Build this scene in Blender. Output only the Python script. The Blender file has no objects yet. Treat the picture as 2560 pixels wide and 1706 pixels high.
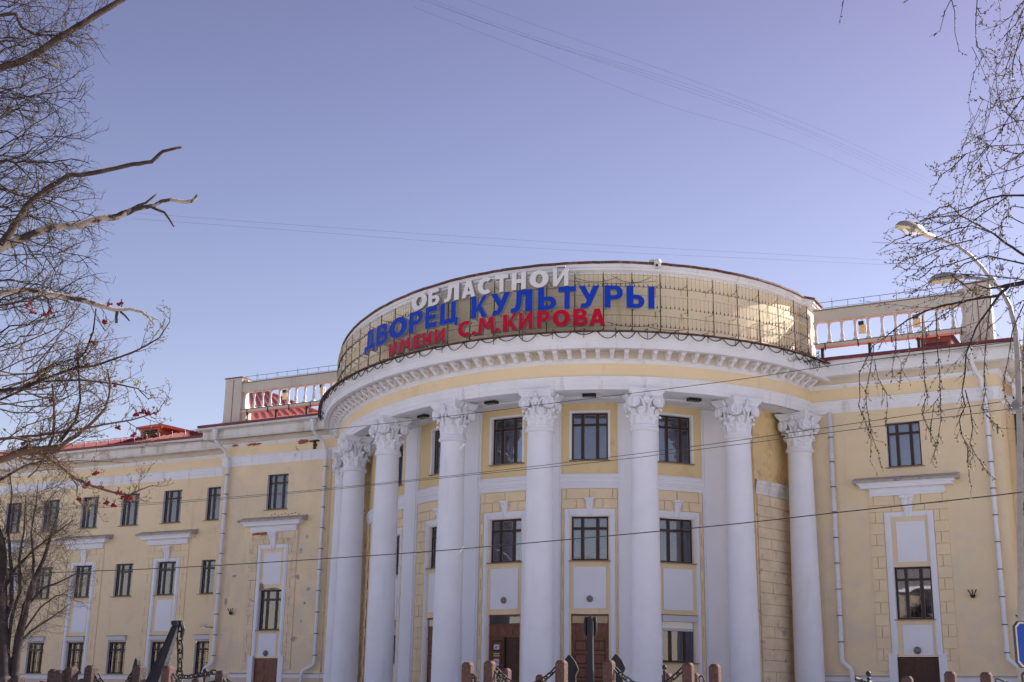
import bpy, math, random
import numpy as np
from mathutils import Vector, Matrix
R = math.radians
random.seed(7)
S = bpy.context.scene
COL = S.collection
# ------------------------------------------------------------------ camera
PITCH, ROLL, YAW = R(15.68), R(.95), R(28.38)
cam_d = bpy.data.cameras.new('camera'); cam = bpy.data.objects.new('camera', cam_d); COL.objects.link(cam)
S.camera = cam
cam_d.sensor_width = 36; cam_d.lens = 45.53; cam_d.clip_end = 3000; cam_d.clip_start = .1
fw = Vector((-math.sin(YAW)*math.cos(PITCH), math.cos(YAW)*math.cos(PITCH), math.sin(PITCH)))
r0 = Vector((math.cos(YAW), math.sin(YAW), 0)); u0 = r0.cross(fw)
rc = math.cos(ROLL)*r0 + math.sin(ROLL)*u0; uc = math.cos(ROLL)*u0 - math.sin(ROLL)*r0
RV, UV = r0.copy(), u0.copy()
cam.matrix_world = Matrix(((rc.x, uc.x, -fw.x, 0), (rc.y, uc.y, -fw.y, 0), (rc.z, uc.z, -fw.z, 0), (0, 0, 0, 1)))
# ------------------------------------------------------------------ sky and sun
SUN_AZ, SUN_EL = R(145), R(34)        # azimuth from -Y (towards the camera) round to +X
sd = Vector((math.sin(SUN_AZ)*math.cos(SUN_EL), -math.cos(SUN_AZ)*math.cos(SUN_EL), math.sin(SUN_EL)))
W = bpy.data.worlds.new('World'); S.world = W; W.use_nodes = True
nt = W.node_tree; nt.nodes.clear()
sky = nt.nodes.new('ShaderNodeTexSky'); sky.sky_type = 'NISHITA'; sky.sun_disc = False
sky.sun_elevation = SUN_EL; sky.sun_rotation = math.atan2(sd.x, sd.y)
sky.air_density = 1.2; sky.dust_density = .7; sky.ozone_density = 1.5; sky.altitude = 50
tint = nt.nodes.new('ShaderNodeMix'); tint.data_type = 'RGBA'; tint.blend_type = 'MULTIPLY'; tint.inputs[0].default_value = 1
tc = nt.nodes.new('ShaderNodeTexCoord'); sp = nt.nodes.new('ShaderNodeSeparateXYZ'); nt.links.new(tc.outputs['Generated'], sp.inputs[0])
cr_ = nt.nodes.new('ShaderNodeValToRGB'); nt.links.new(sp.outputs[2], cr_.inputs[0])
cr_.color_ramp.elements[0].position = .1; cr_.color_ramp.elements[0].color = (.675, .56, .60, 1)
cr_.color_ramp.elements[1].position = .5; cr_.color_ramp.elements[1].color = (.465, .332, .385, 1)
nt.links.new(cr_.outputs[0], tint.inputs[7])
bg = nt.nodes.new('ShaderNodeBackground'); bg.inputs[1].default_value = .15
wo = nt.nodes.new('ShaderNodeOutputWorld')
nt.links.new(sky.outputs[0], tint.inputs[6]); nt.links.new(tint.outputs[2], bg.inputs[0]); nt.links.new(bg.outputs[0], wo.inputs[0])
sl = bpy.data.lights.new('sun', 'SUN'); sl.energy = 5; sl.angle = R(.5); sl.color = (1, .93, .85)
sun = bpy.data.objects.new('sun', sl); COL.objects.link(sun)
sun.rotation_euler = sd.to_track_quat('Z', 'Y').to_euler(); sun.location = (40, 60, 60)
S.view_settings.view_transform = 'Standard'; S.view_settings.look = 'None'
S.view_settings.exposure = 1.02; S.view_settings.gamma = 1; S.view_settings.use_curve_mapping = False
S.render.engine = 'CYCLES'

# ------------------------------------------------------------------ materials
def mat(name, color, rough=.75, metal=0, spec=.3, noise=None, bump=0, bscale=30, stain=None, peel=None, streak=None):
    m = bpy.data.materials.new(name); m.use_nodes = True
    t = m.node_tree; b = t.nodes['Principled BSDF']; L = t.links.new
    b.inputs['Base Color'].default_value = (*color, 1); b.inputs['Roughness'].default_value = rough
    b.inputs['Metallic'].default_value = metal; b.inputs['Specular IOR Level'].default_value = spec
    geo = t.nodes.new('ShaderNodeNewGeometry'); cur = None
    def nz(scale, detail=5, rough_=.6, vec=None, dist=0):
        n = t.nodes.new('ShaderNodeTexNoise'); n.inputs['Scale'].default_value = scale
        n.inputs['Detail'].default_value = detail; n.inputs['Roughness'].default_value = rough_; n.inputs['Distortion'].default_value = dist
        L(vec or geo.outputs['Position'], n.inputs['Vector']); return n.outputs[0]
    def ramp(src, a, b_):
        r = t.nodes.new('ShaderNodeMapRange'); r.inputs[1].default_value = a; r.inputs[2].default_value = b_
        L(src, r.inputs[0]); return r.outputs[0]
    def mix(fac, ca, cb):
        x = t.nodes.new('ShaderNodeMix'); x.data_type = 'RGBA'
        L(fac, x.inputs[0])
        if hasattr(ca, 'links'): L(ca, x.inputs[6])
        else: x.inputs[6].default_value = (*ca, 1)
        if hasattr(cb, 'links'): L(cb, x.inputs[7])
        else: x.inputs[7].default_value = (*cb, 1)
        return x.outputs[2]
    c = color
    if noise:
        amt, sc = noise
        lo = tuple(v*(1-amt) for v in color); hi = tuple(min(1, v*(1+amt)) for v in color)
        c = mix(ramp(nz(sc), .3, .7), lo, hi)
    if stain:
        sc, col, a, b_ = stain
        c = mix(ramp(nz(sc, 8, .7), a, b_), c, col)
    if streak:
        sc, col, a, b_ = streak
        mp = t.nodes.new('ShaderNodeMapping'); mp.inputs['Scale'].default_value = (1, 1, .12); L(geo.outputs['Position'], mp.inputs[0])
        c = mix(ramp(nz(sc, 6, .6, mp.outputs[0]), a, b_), c, col)
    if peel:
        for sc, col, a, b_ in peel: c = mix(ramp(nz(sc, 10, .72, dist=.4), a, b_), c, col)
    if hasattr(c, 'links'): L(c, b.inputs['Base Color'])
    if bump:
        bn = t.nodes.new('ShaderNodeBump'); bn.inputs['Strength'].default_value = bump; bn.inputs['Distance'].default_value = .02
        L(nz(bscale, 6, .65), bn.inputs['Height']); L(bn.outputs[0], b.inputs['Normal'])
    return m
YEL = (.87, .70, .45); WHT = (.84, .845, .89)
M = {}
M['yellow'] = mat('ochre_render', YEL, noise=(.05, .35), bump=.25, bscale=14, stain=(.8, (.72, .57, .36), .56, .75), streak=(1.1, (.66, .53, .36), .60, .80))
M['yellow_warm'] = mat('ochre_render_bright', (.80, .63, .34), noise=(.05, .4), bump=.2, bscale=14, stain=(.7, (.6, .43, .22), .55, .75))
M['yellow_warm_old'] = mat('ochre_bright_worn', (.78, .58, .29), noise=(.1, .6), bump=.3, stain=(.9, (.58, .40, .2), .5, .62), peel=[(2.1, (.6, .45, .3), .62, .65)])
M['yellow_mid'] = mat('ochre_render_aged', (.86, .695, .45), noise=(.05, .4), bump=.35, bscale=12, stain=(.5, (.78, .65, .47), .5, .62), streak=(1.3, (.71, .56, .38), .60, .80), peel=[(1.9, (.70, .60, .45), .70, .72)])
M['yellow_old'] = mat('ochre_render_worn', (.86, .695, .45), noise=(.08, .5), bump=.4, bscale=12,
                      stain=(.45, (.77, .64, .45), .47, .58), streak=(1.6, (.64, .50, .32), .60, .76), peel=[(1.7, (.72, .68, .60), .665, .68), (2.3, (.36, .28, .22), .73, .745)])
M['yellow_block'] = mat('ochre_render_block', (.86, .695, .45), noise=(.06, 1.1), bump=.25, bscale=14)
M['yellow_block_old'] = mat('ochre_block_worn', (.80, .65, .44), noise=(.12, 1.3), bump=.5, bscale=9, peel=[(2.2, (.5, .43, .36), .58, .62)])
M['white'] = mat('white_render', WHT, noise=(.03, .5), bump=.15, bscale=18)
M['white_fascia'] = mat('white_cornice_paint', (.84, .84, .87), noise=(.05, .8), bump=.2, streak=(2.2, (.56, .52, .47), .58, .8))
M['white_old'] = mat('white_cornice_worn', (.78, .75, .71), noise=(.08, .9), bump=.5, bscale=9, streak=(1.5, (.46, .41, .33), .5, .72), peel=[(1.5, (.40, .33, .24), .60, .64), (2.6, (.20, .16, .12), .69, .70)])
M['attic'] = mat('attic_render', (.86, .74, .52), noise=(.05, .5), bump=.2, streak=(1.3, (.60, .44, .22), .60, .78))
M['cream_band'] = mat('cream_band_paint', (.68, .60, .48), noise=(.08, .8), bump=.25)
M['cream_rail'] = mat('cream_rail_paint', (.64, .585, .49), noise=(.06, .7), bump=.25, streak=(2.5, (.5, .42, .3), .58, .78))
M['baluster'] = mat('cream_baluster', (.68, .63, .58), noise=(.06, 3), bump=.3)
M['frame'] = mat('brown_window_wood', (.03, .014, .012), rough=.4, spec=.4)
M['sash'] = mat('inner_sash_paint', (.26, .23, .22), rough=.5)
M['sill'] = mat('sill_tin', (.30, .235, .15), rough=.5, metal=.2)
M['ped_slab'] = mat('pediment_slab', (.46, .41, .36), noise=(.15, 3), bump=.6, stain=(2.5, (.3, .26, .22), .55, .62))
M['curtain'] = mat('curtain_cloth', (.5, .5, .51), rough=.9, noise=(.1, 5), streak=(14, (.4, .41, .44), .45, .6))
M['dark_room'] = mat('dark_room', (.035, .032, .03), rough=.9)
M['wood'] = mat('door_wood', (.21, .082, .045), rough=.42, spec=.35, noise=(.2, 6), streak=(20, (.12, .045, .024), .45, .65))
M['wood_dark'] = mat('door_wood_dark', (.075, .034, .022), rough=.45, spec=.3, noise=(.2, 6))
M['roof_red'] = mat('red_roof_tin', (.60, .135, .09), rough=.5, spec=.4, noise=(.12, 1.5))
M['roof_edge'] = mat('dark_red_tin', (.17, .022, .022), rough=.4, spec=.5, noise=(.3, 3))
M['rust'] = mat('rusty_tin', (.13, .052, .035), rough=.7, noise=(.4, 4), stain=(3, (.20, .15, .12), .52, .6))
M['iron'] = mat('dark_iron_bar', (.05, .035, .03), rough=.65, noise=(.4, 6))
M['iron_rust'] = mat('rusty_iron', (.2, .085, .03), rough=.8, noise=(.4, 8))
M['rust_stain'] = mat('rust_run', (.62, .40, .14), noise=(.25, 12))
M['string'] = mat('light_string', (.50, .39, .20), rough=.6, noise=(.3, 9))
M['bulb'] = mat('small_bulb', (.75, .68, .52), rough=.3, spec=.5)
M['cable'] = mat('black_cable', (.03, .026, .024), rough=.6)
M['grille'] = mat('light_wire', (.12, .11, .16), rough=.5)
M['pipe'] = mat('pipe_paint', (.80, .79, .82), rough=.45, spec=.4, noise=(.05, 2))
M['gutter'] = mat('gutter_tin', (.60, .57, .54), rough=.45, metal=.15, noise=(.12, 1.5))
M['clamp'] = mat('pipe_clamp', (.07, .06, .06), rough=.6)
M['lamp_metal'] = mat('lamp_galvanised', (.34, .31, .28), rough=.42, metal=.25, noise=(.12, 8))
M['lamp_glass'] = mat('lamp_cover', (.62, .47, .28), rough=.25, spec=.5, noise=(.25, 14))
M['blue'] = mat('blue_letter', (.008, .052, .46), rough=.5, spec=.15, noise=(.06, 4))
M['red'] = mat('red_letter', (.56, .004, .03), rough=.5, spec=.15, noise=(.06, 4))
M['wletter'] = mat('white_letter', (.78, .77, .76), rough=.35, spec=.4, noise=(.03, 4))
M['lside'] = mat('letter_return', (.42, .41, .42), rough=.4, metal=.3)
M['lside_dark'] = mat('letter_return_dark', (.27, .26, .30), rough=.4, metal=.3)
M['ltrim'] = mat('letter_trim', (.38, .42, .62), rough=.35)
M['granite'] = mat('red_granite', (.11, .062, .052), rough=.8, noise=(.4, 22), bump=1, bscale=26, stain=(45, (.30, .21, .19), .58, .66))
M['granite_shaded'] = mat('shaded_granite', (.06, .04, .04), rough=.85, noise=(.4, 22), bump=1, bscale=26, stain=(45, (.2, .15, .14), .56, .62))  # same granite for the left posts, tree shade put into its colour
M['anchor'] = mat('black_anchor_paint', (.016, .015, .02), rough=.5, spec=.35, noise=(.25, 7), bump=.3, bscale=22)
M['chain'] = mat('chain_iron', (.03, .026, .024), rough=.55, metal=.3, noise=(.4, 12))
M['bark'] = mat('birch_bark_light', (.36, .30, .25), rough=.85, noise=(.35, 9), bump=.8, bscale=22, stain=(6, (.045, .035, .03), .52, .58))
M['bark_dark'] = mat('bark_dark', (.07, .048, .04), rough=.9, noise=(.4, 14), bump=.9, bscale=25, stain=(16, (.22, .15, .07), .60, .66))
M['twig'] = mat('twig_bark', (.034, .020, .016), rough=.85, noise=(.3, 9))
M['twig_light'] = mat('twig_bark_light', (.12, .07, .05), rough=.8, noise=(.3, 9))
M['twig_grey'] = mat('twig_bark_grey', (.07, .05, .04), rough=.85, noise=(.4, 5))
M['twig_black'] = mat('twig_bark_black', (.035, .025, .028), rough=.85, noise=(.3, 9))
M['bud'] = mat('bud', (.20, .15, .05), rough=.6)
M['bud_dark'] = mat('bud_dark', (.045, .03, .02), rough=.7)
M['leaflet'] = mat('young_leaf', (.22, .24, .05), rough=.5)
M['berry'] = mat('rowan_berry', (.17, .014, .014), rough=.7, spec=.2)
M['brick'] = mat('bare_brick', (.36, .12, .06), rough=.95, noise=(.35, 7), bump=1, bscale=16)
M['mortar'] = mat('bare_mortar', (.27, .22, .19), rough=.95, noise=(.3, 7), bump=1, bscale=16)
M['hole'] = mat('dark_breach', (.06, .045, .035), rough=.95, noise=(.4, 9))
M['plastic_white'] = mat('white_plastic', (.68, .68, .66), rough=.35, spec=.5)
M['shutter'] = mat('shutter_tin', (.62, .61, .62), rough=.45)
M['black'] = mat('black_plastic', (.02, .02, .022), rough=.4)
M['dome'] = mat('frosted_grey_glass', (.2, .19, .17), rough=.25, spec=.5)
M['sign_blue'] = mat('sign_blue', (.012, .06, .36), rough=.4)
M['sign_white'] = mat('sign_white', (.66, .64, .6), rough=.45)
M['paper'] = mat('paper', (.72, .70, .74), rough=.7)
M['paper_y'] = mat('paper_yellow', (.72, .66, .35), rough=.7)
M['ink'] = mat('ink', (.12, .1, .13), rough=.7)
M['asphalt'] = mat('asphalt', (.055, .053, .052), rough=.9, noise=(.2, 2), bump=.5)
M['paving'] = mat('paving', (.47, .46, .46), rough=.9, noise=(.15, 1))
M['plinth'] = mat('plinth_render', (.70, .56, .44), noise=(.08, .7), bump=.3)
M['opp'] = mat('opposite_house', (.40, .33, .24), noise=(.06, .4))
M['opp_roof'] = mat('opposite_roof_tin', (.22, .2, .2))
def glass_mat():
    m = bpy.data.materials.new('window_glass'); m.use_nodes = True; t = m.node_tree; t.nodes.clear(); L = t.links.new
    o = t.nodes.new('ShaderNodeOutputMaterial'); mx = t.nodes.new('ShaderNodeMixShader')
    tr = t.nodes.new('ShaderNodeBsdfTransparent'); tr.inputs[0].default_value = (.62, .63, .70, 1)
    gl = t.nodes.new('ShaderNodeBsdfGlossy'); gl.inputs['Roughness'].default_value = .015; gl.inputs[0].default_value = (.92, .92, .95, 1)
    geo = t.nodes.new('ShaderNodeNewGeometry'); n = t.nodes.new('ShaderNodeTexNoise'); n.inputs['Scale'].default_value = 1.3; n.inputs['Detail'].default_value = 1
    L(geo.outputs['Position'], n.inputs['Vector']); bp = t.nodes.new('ShaderNodeBump'); bp.inputs['Strength'].default_value = .12; bp.inputs['Distance'].default_value = .02
    L(n.outputs[0], bp.inputs['Height']); L(bp.outputs[0], gl.inputs['Normal'])
    lw = t.nodes.new('ShaderNodeFresnel'); lw.inputs[0].default_value = 1.65
    ad = t.nodes.new('ShaderNodeMath'); ad.operation = 'ADD'; ad.use_clamp = True; ad.inputs[1].default_value = .08
    L(lw.outputs[0], ad.inputs[0]); L(ad.outputs[0], mx.inputs[0]); L(tr.outputs[0], mx.inputs[1]); L(gl.outputs[0], mx.inputs[2]); L(mx.outputs[0], o.inputs[0])
    return m
M['glass'] = glass_mat()

# ------------------------------------------------------------------ mesh helpers
class MB:
    def __init__(s): s.v = []; s.f = []; s.m = []
    def add(s, vs, fs, m=0):
        o = len(s.v); s.v += [tuple(p) for p in vs]; s.f += [tuple(i+o for i in f) for f in fs]; s.m += [m]*len(fs); return s
    def quad(s, a, b, c, d, m=0): return s.add([a, b, c, d], [(0, 1, 2, 3)], m)
    def box(s, c, size, mt=None, m=0, ax=None):
        x, y, z = [q/2 for q in size]
        vs = [Vector((i, j, k)) for i in (-x, x) for j in (-y, y) for k in (-z, z)]
        if mt is not None: vs = [mt @ v for v in vs]
        vs = [v+Vector(c) for v in vs]
        return s.add(vs, [(0, 1, 3, 2), (4, 6, 7, 5), (0, 4, 5, 1), (2, 3, 7, 6), (0, 2, 6, 4), (1, 5, 7, 3)], m)
    def hexa(s, p, m=0):   # p: 8 points, bottom ring 0-3, top ring 4-7
        return s.add(p, [(3, 2, 1, 0), (4, 5, 6, 7), (0, 1, 5, 4), (1, 2, 6, 5), (2, 3, 7, 6), (3, 0, 4, 7)], m)
    def tube(s, pts, r, n=6, m=0, cap=True):
        pts = [Vector(p) for p in pts]; k = len(pts); rr = r if hasattr(r, '__len__') else [r]*k
        o = len(s.v); up = Vector((.13, .31, .94)); pa = None
        for i, p in enumerate(pts):
            t = (pts[min(i+1, k-1)]-pts[max(i-1, 0)])
            if t.length < 1e-9: t = Vector((0, 0, 1))
            t.normalize()
            a = t.cross(up) if pa is None else pa - t*pa.dot(t)
            if a.length < 1e-4: a = t.cross(Vector((1, 0, 0)))
            a.normalize(); pa = a; b = t.cross(a)
            for j in range(n):
                q = 2*math.pi*j/n; s.v.append(tuple(p+a*(rr[i]*math.cos(q))+b*(rr[i]*math.sin(q))))
        for i in range(k-1):
            for j in range(n):
                a_ = o+i*n+j; b_ = o+i*n+(j+1) % n; s.f.append((a_, b_, b_+n, a_+n)); s.m.append(m)
        if cap:
            s.f.append(tuple(o+j for j in range(n))[::-1]); s.m.append(m)
            s.f.append(tuple(o+(k-1)*n+j for j in range(n))); s.m.append(m)
        return s
    def lathe(s, prof, n=24, c=(0, 0, 0), m=0, cap=True):
        o = len(s.v)
        for r, z in prof:
            for j in range(n):
                q = 2*math.pi*j/n; s.v.append((c[0]+r*math.cos(q), c[1]+r*math.sin(q), c[2]+z))
        for i in range(len(prof)-1):
            for j in range(n):
                a = o+i*n+j; b = o+i*n+(j+1) % n; s.f.append((a, b, b+n, a+n)); s.m.append(m)
        if cap:
            s.f.append(tuple(o+j for j in range(n))[::-1]); s.m.append(m); s.f.append(tuple(o+(len(prof)-1)*n+j for j in range(n))); s.m.append(m)
        return s
    def ball(s, c, r, n=8, k=5, m=0, sc=(1, 1, 1)):
        return s.lathe_sc([(math.sin(math.pi*i/k)*r, -math.cos(math.pi*i/k)*r) for i in range(k+1)], n, c, m, sc)
    def lathe_sc(s, prof, n, c, m, sc):
        o = len(s.v)
        for r, z in prof:
            for j in range(n):
                q = 2*math.pi*j/n; s.v.append((c[0]+r*math.cos(q)*sc[0], c[1]+r*math.sin(q)*sc[1], c[2]+z*sc[2]))
        for i in range(len(prof)-1):
            for j in range(n):
                a = o+i*n+j; b = o+i*n+(j+1) % n; s.f.append((a, b, b+n, a+n)); s.m.append(m)
        return s
    def mesh(s, name, mats, smooth=False):
        me = bpy.data.meshes.new(name); me.from_pydata(s.v, [], s.f)
        for q in (mats if isinstance(mats, (list, tuple)) else [mats]): me.materials.append(q)
        if any(s.m): me.polygons.foreach_set('material_index', s.m)
        if smooth: me.polygons.foreach_set('use_smooth', [True]*len(s.f))
        me.update(); return me
def link(o, parent=None):
    COL.objects.link(o)
    if parent is not None:
        o.parent = parent
    return o
def wloc(o):
    v = Vector(o.location)
    while o.parent: o = o.parent; v += Vector(o.location)
    return v
def obj(name, mb, mats, parent=None, smooth=False, loc=None, **kw):
    """mesh given in world coordinates when loc is None; otherwise local around loc"""
    me = mb if isinstance(mb, bpy.types.Mesh) else mb.mesh(name, mats, smooth)
    o = bpy.data.objects.new(name, me); link(o, parent)
    o.location = (Vector(loc) if loc is not None else Vector((0, 0, 0))) - (wloc(parent) if parent is not None else Vector((0, 0, 0)))
    for k, v in kw.items(): o[k] = v
    return o
def thing(name, loc, label, category, group=None):
    o = bpy.data.objects.new(name, None); COL.objects.link(o); o.location = loc; o['label'] = label; o['category'] = category
    if group: o['group'] = group
    o.empty_display_size = .3
    return o
def part_at(name, me, parent, mtx):
    """mesh instance placed by world matrix (parents only have translations)"""
    o = bpy.data.objects.new(name, me); link(o, parent)
    o.matrix_basis = Matrix.Translation(-wloc(parent)) @ mtx if parent is not None else mtx
    return o
def frame_mtx(p, tx, out, z=Vector((0, 0, 1))):
    """local x along tangent, y = outward, z up"""
    return Matrix(((tx[0], out[0], 0, p[0]), (tx[1], out[1], 0, p[1]), (0, 0, 1, p[2]), (0, 0, 0, 1)))

# ------------------------------------------------------------------ plan of the palace
P1, P2, XC = 60.89, 63.15, -30.33
CL, CR, JL, JR = -52.93, -7.73, -44.6, -16.2
PX = [0.0006247599751688661, -0.0025515367896539374, -0.09186052281922896, -0.10560305583861639, 4.805245248871023, -28.315088259882437]
PY = [-0.001315633828030381, -0.01284207218203185, 0.038413395767152664, 0.9157912318784746, -0.22013267341374645, 50.77888672732503]
def tight(u, d):
    """the mouldings project less where the drum runs into the left pavilion"""
    k = min(1, max(0, (1.3-u)/1.6)); return d-.30*k*k*(3-2*k)*min(1, max(0, d/1.2))
def curv(u, d=0.):
    t = u-3.5; d = tight(float(u), d)
    x = np.polyval(PX, t); y = np.polyval(PY, t); dx = np.polyval(np.polyder(PX), t); dy = np.polyval(np.polyder(PY), t); l = math.hypot(dx, dy)
    return x+d*dy/l, y-d*dx/l
def cfr(u, d=0.):
    """point, tangent, outward normal on the offset curve"""
    t = u-3.5; dx = np.polyval(np.polyder(PX), t); dy = np.polyval(np.polyder(PY), t); l = math.hypot(dx, dy)
    x, y = curv(u, d); return (float(x), float(y)), (dx/l, dy/l), (dy/l, -dx/l)
def din(u):
    s = min(1, max(0, (u-2.0)/2.2)); s = s*s*(3-2*s); k = min(1, max(0, (1.0-u)/.9)); return -2.0-.45*s+.35*k*k*(3-2*k)
def inner(u, d=0.): return curv(u, din(u)+d)
def u_end(d, side):
    us = np.linspace(3.5, -.8 if side < 0 else 7.5, 600)
    for u in us:
        if curv(u, d)[1] >= P1: return float(u)
    return float(us[-1])
def facade_path(d, wings=True, n=90):
    ul, ur = u_end(d, -1), u_end(d, 1)
    pts = []
    if wings: pts += [(-96, P2, .1), (CL, P2, .1), (CL, P1, .12)]
    else: pts += [(CL, P1, .12)]
    for i in range(n+1):
        u = ul+(ur-ul)*i/n; x, y = curv(u, d); e = min(i, n-i)/n
        pts.append((float(x), float(y), .12*max(0, 1-e*6)))
    pts += [(CR, P1, .12)]
    if wings: pts += [(CR, P2, .12), (8, P2, .12)]
    return pts
def drum_path(d, ua=None, ub=None, n=90):
    ua = u_end(d, -1) if ua is None else ua; ub = u_end(d, 1) if ub is None else ub
    return [(*map(float, curv(ua+(ub-ua)*i/n, d)), 0.) for i in range(n+1)]
def sweep(mb, path, prof, closed=False, m=0, caps=True, mats=None):
    k = len(path); P = [Vector((p[0], p[1], 0)) for p in path]
    nor = []
    for i in range(k):
        ns = []
        if i > 0: t = (P[i]-P[i-1]).normalized(); ns.append(Vector((t.y, -t.x, 0)))
        if i < k-1: t = (P[i+1]-P[i]).normalized(); ns.append(Vector((t.y, -t.x, 0)))
        if len(ns) == 2:
            a = ns[0]+ns[1]; q = a.length
            a = a/q; a = a/max(.3, a.dot(ns[0]))
        else: a = ns[0]
        nor.append(a)
    o = len(mb.v); n = len(prof)
    for i in range(k):
        dz = path[i][2] if len(path[i]) > 2 else 0
        for d, z in prof:
            q = P[i]+nor[i]*d; mb.v.append((q.x, q.y, z+dz))
    for i in range(k-1):
        for j in range(n if closed else n-1):
            a = o+i*n+j; b = o+i*n+(j+1) % n
            mb.f.append((a, a+n, b+n, b)); mb.m.append(mats[j] if mats else m)
    if closed and caps:
        mb.f.append(tuple(o+j for j in range(n))); mb.m.append(m); mb.f.append(tuple(o+(k-1)*n+j for j in range(n))[::-1]); mb.m.append(m)
    return mb

palace = thing('culture_palace', (XC, P1, 0), 'pale yellow and white neoclassical palace with a curved columned portico and round sign wall', 'building')

# ------------------------------------------------------------------ walls with openings
DEPTH = .24
class Frame:
    """wall coordinates s (metres or u), z -> world"""
    def __init__(f, fn, tangent): f.fn = fn; f.tan = tangent
def planar(Y):
    return (lambda s, d=0.: (s, Y-d)), (lambda s: ((1., 0.), (0., -1.)))
def curved():
    def fn(s, d=0.): x, y = inner(s, d); return float(x), float(y)
    def tn(s):
        a = fn(s-.01); b = fn(s+.01); l = math.hypot(b[0]-a[0], b[1]-a[1]); t = ((b[0]-a[0])/l, (b[1]-a[1])/l); return t, (t[1], -t[0])
    return fn, tn
def wall(name, fn, s0, s1, z0, z1, holes, mats, step=None, ms=None, depth=DEPTH, reveal_m=1):
    mb = MB()
    S_ = {s0, s1}; Z_ = {z0, z1}
    for h in holes: S_ |= {h[0], h[1]}; Z_ |= {h[2], h[3]}
    S_ = sorted(q for q in S_ if s0 <= q <= s1)
    if step:
        T = []
        for a, b in zip(S_[:-1], S_[1:]):
            n = max(1, int(math.ceil((b-a)/step))); T += [a+(b-a)*i/n for i in range(n)]
        S_ = T+[S_[-1]]
    Z_ = sorted(q for q in Z_ if z0 <= q <= z1)
    for a, b in zip(S_[:-1], S_[1:]):
        for c, d in zip(Z_[:-1], Z_[1:]):
            sm, zm = (a+b)/2, (c+d)/2
            if any(h[0] < sm < h[1] and h[2] < zm < h[3] for h in holes): continue
            A, B = fn(a), fn(b); mb.quad((*A, c), (*B, c), (*B, d), (*A, d), 0)
    for h in holes:
        a, b, c, d = h[:4]
        A, B = fn(a), fn(b); A2, B2 = fn(a, -depth), fn(b, -depth)
        mb.quad((*A, c), (*A, d), (*A2, d), (*A2, c), reveal_m); mb.quad((*B, d), (*B, c), (*B2, c), (*B2, d), reveal_m)
        mb.quad((*A, d), (*B, d), (*B2, d), (*A2, d), reveal_m); mb.quad((*B, c), (*A, c), (*A2, c), (*B2, c), reveal_m)
    return obj(name, mb, mats, palace)

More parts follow.
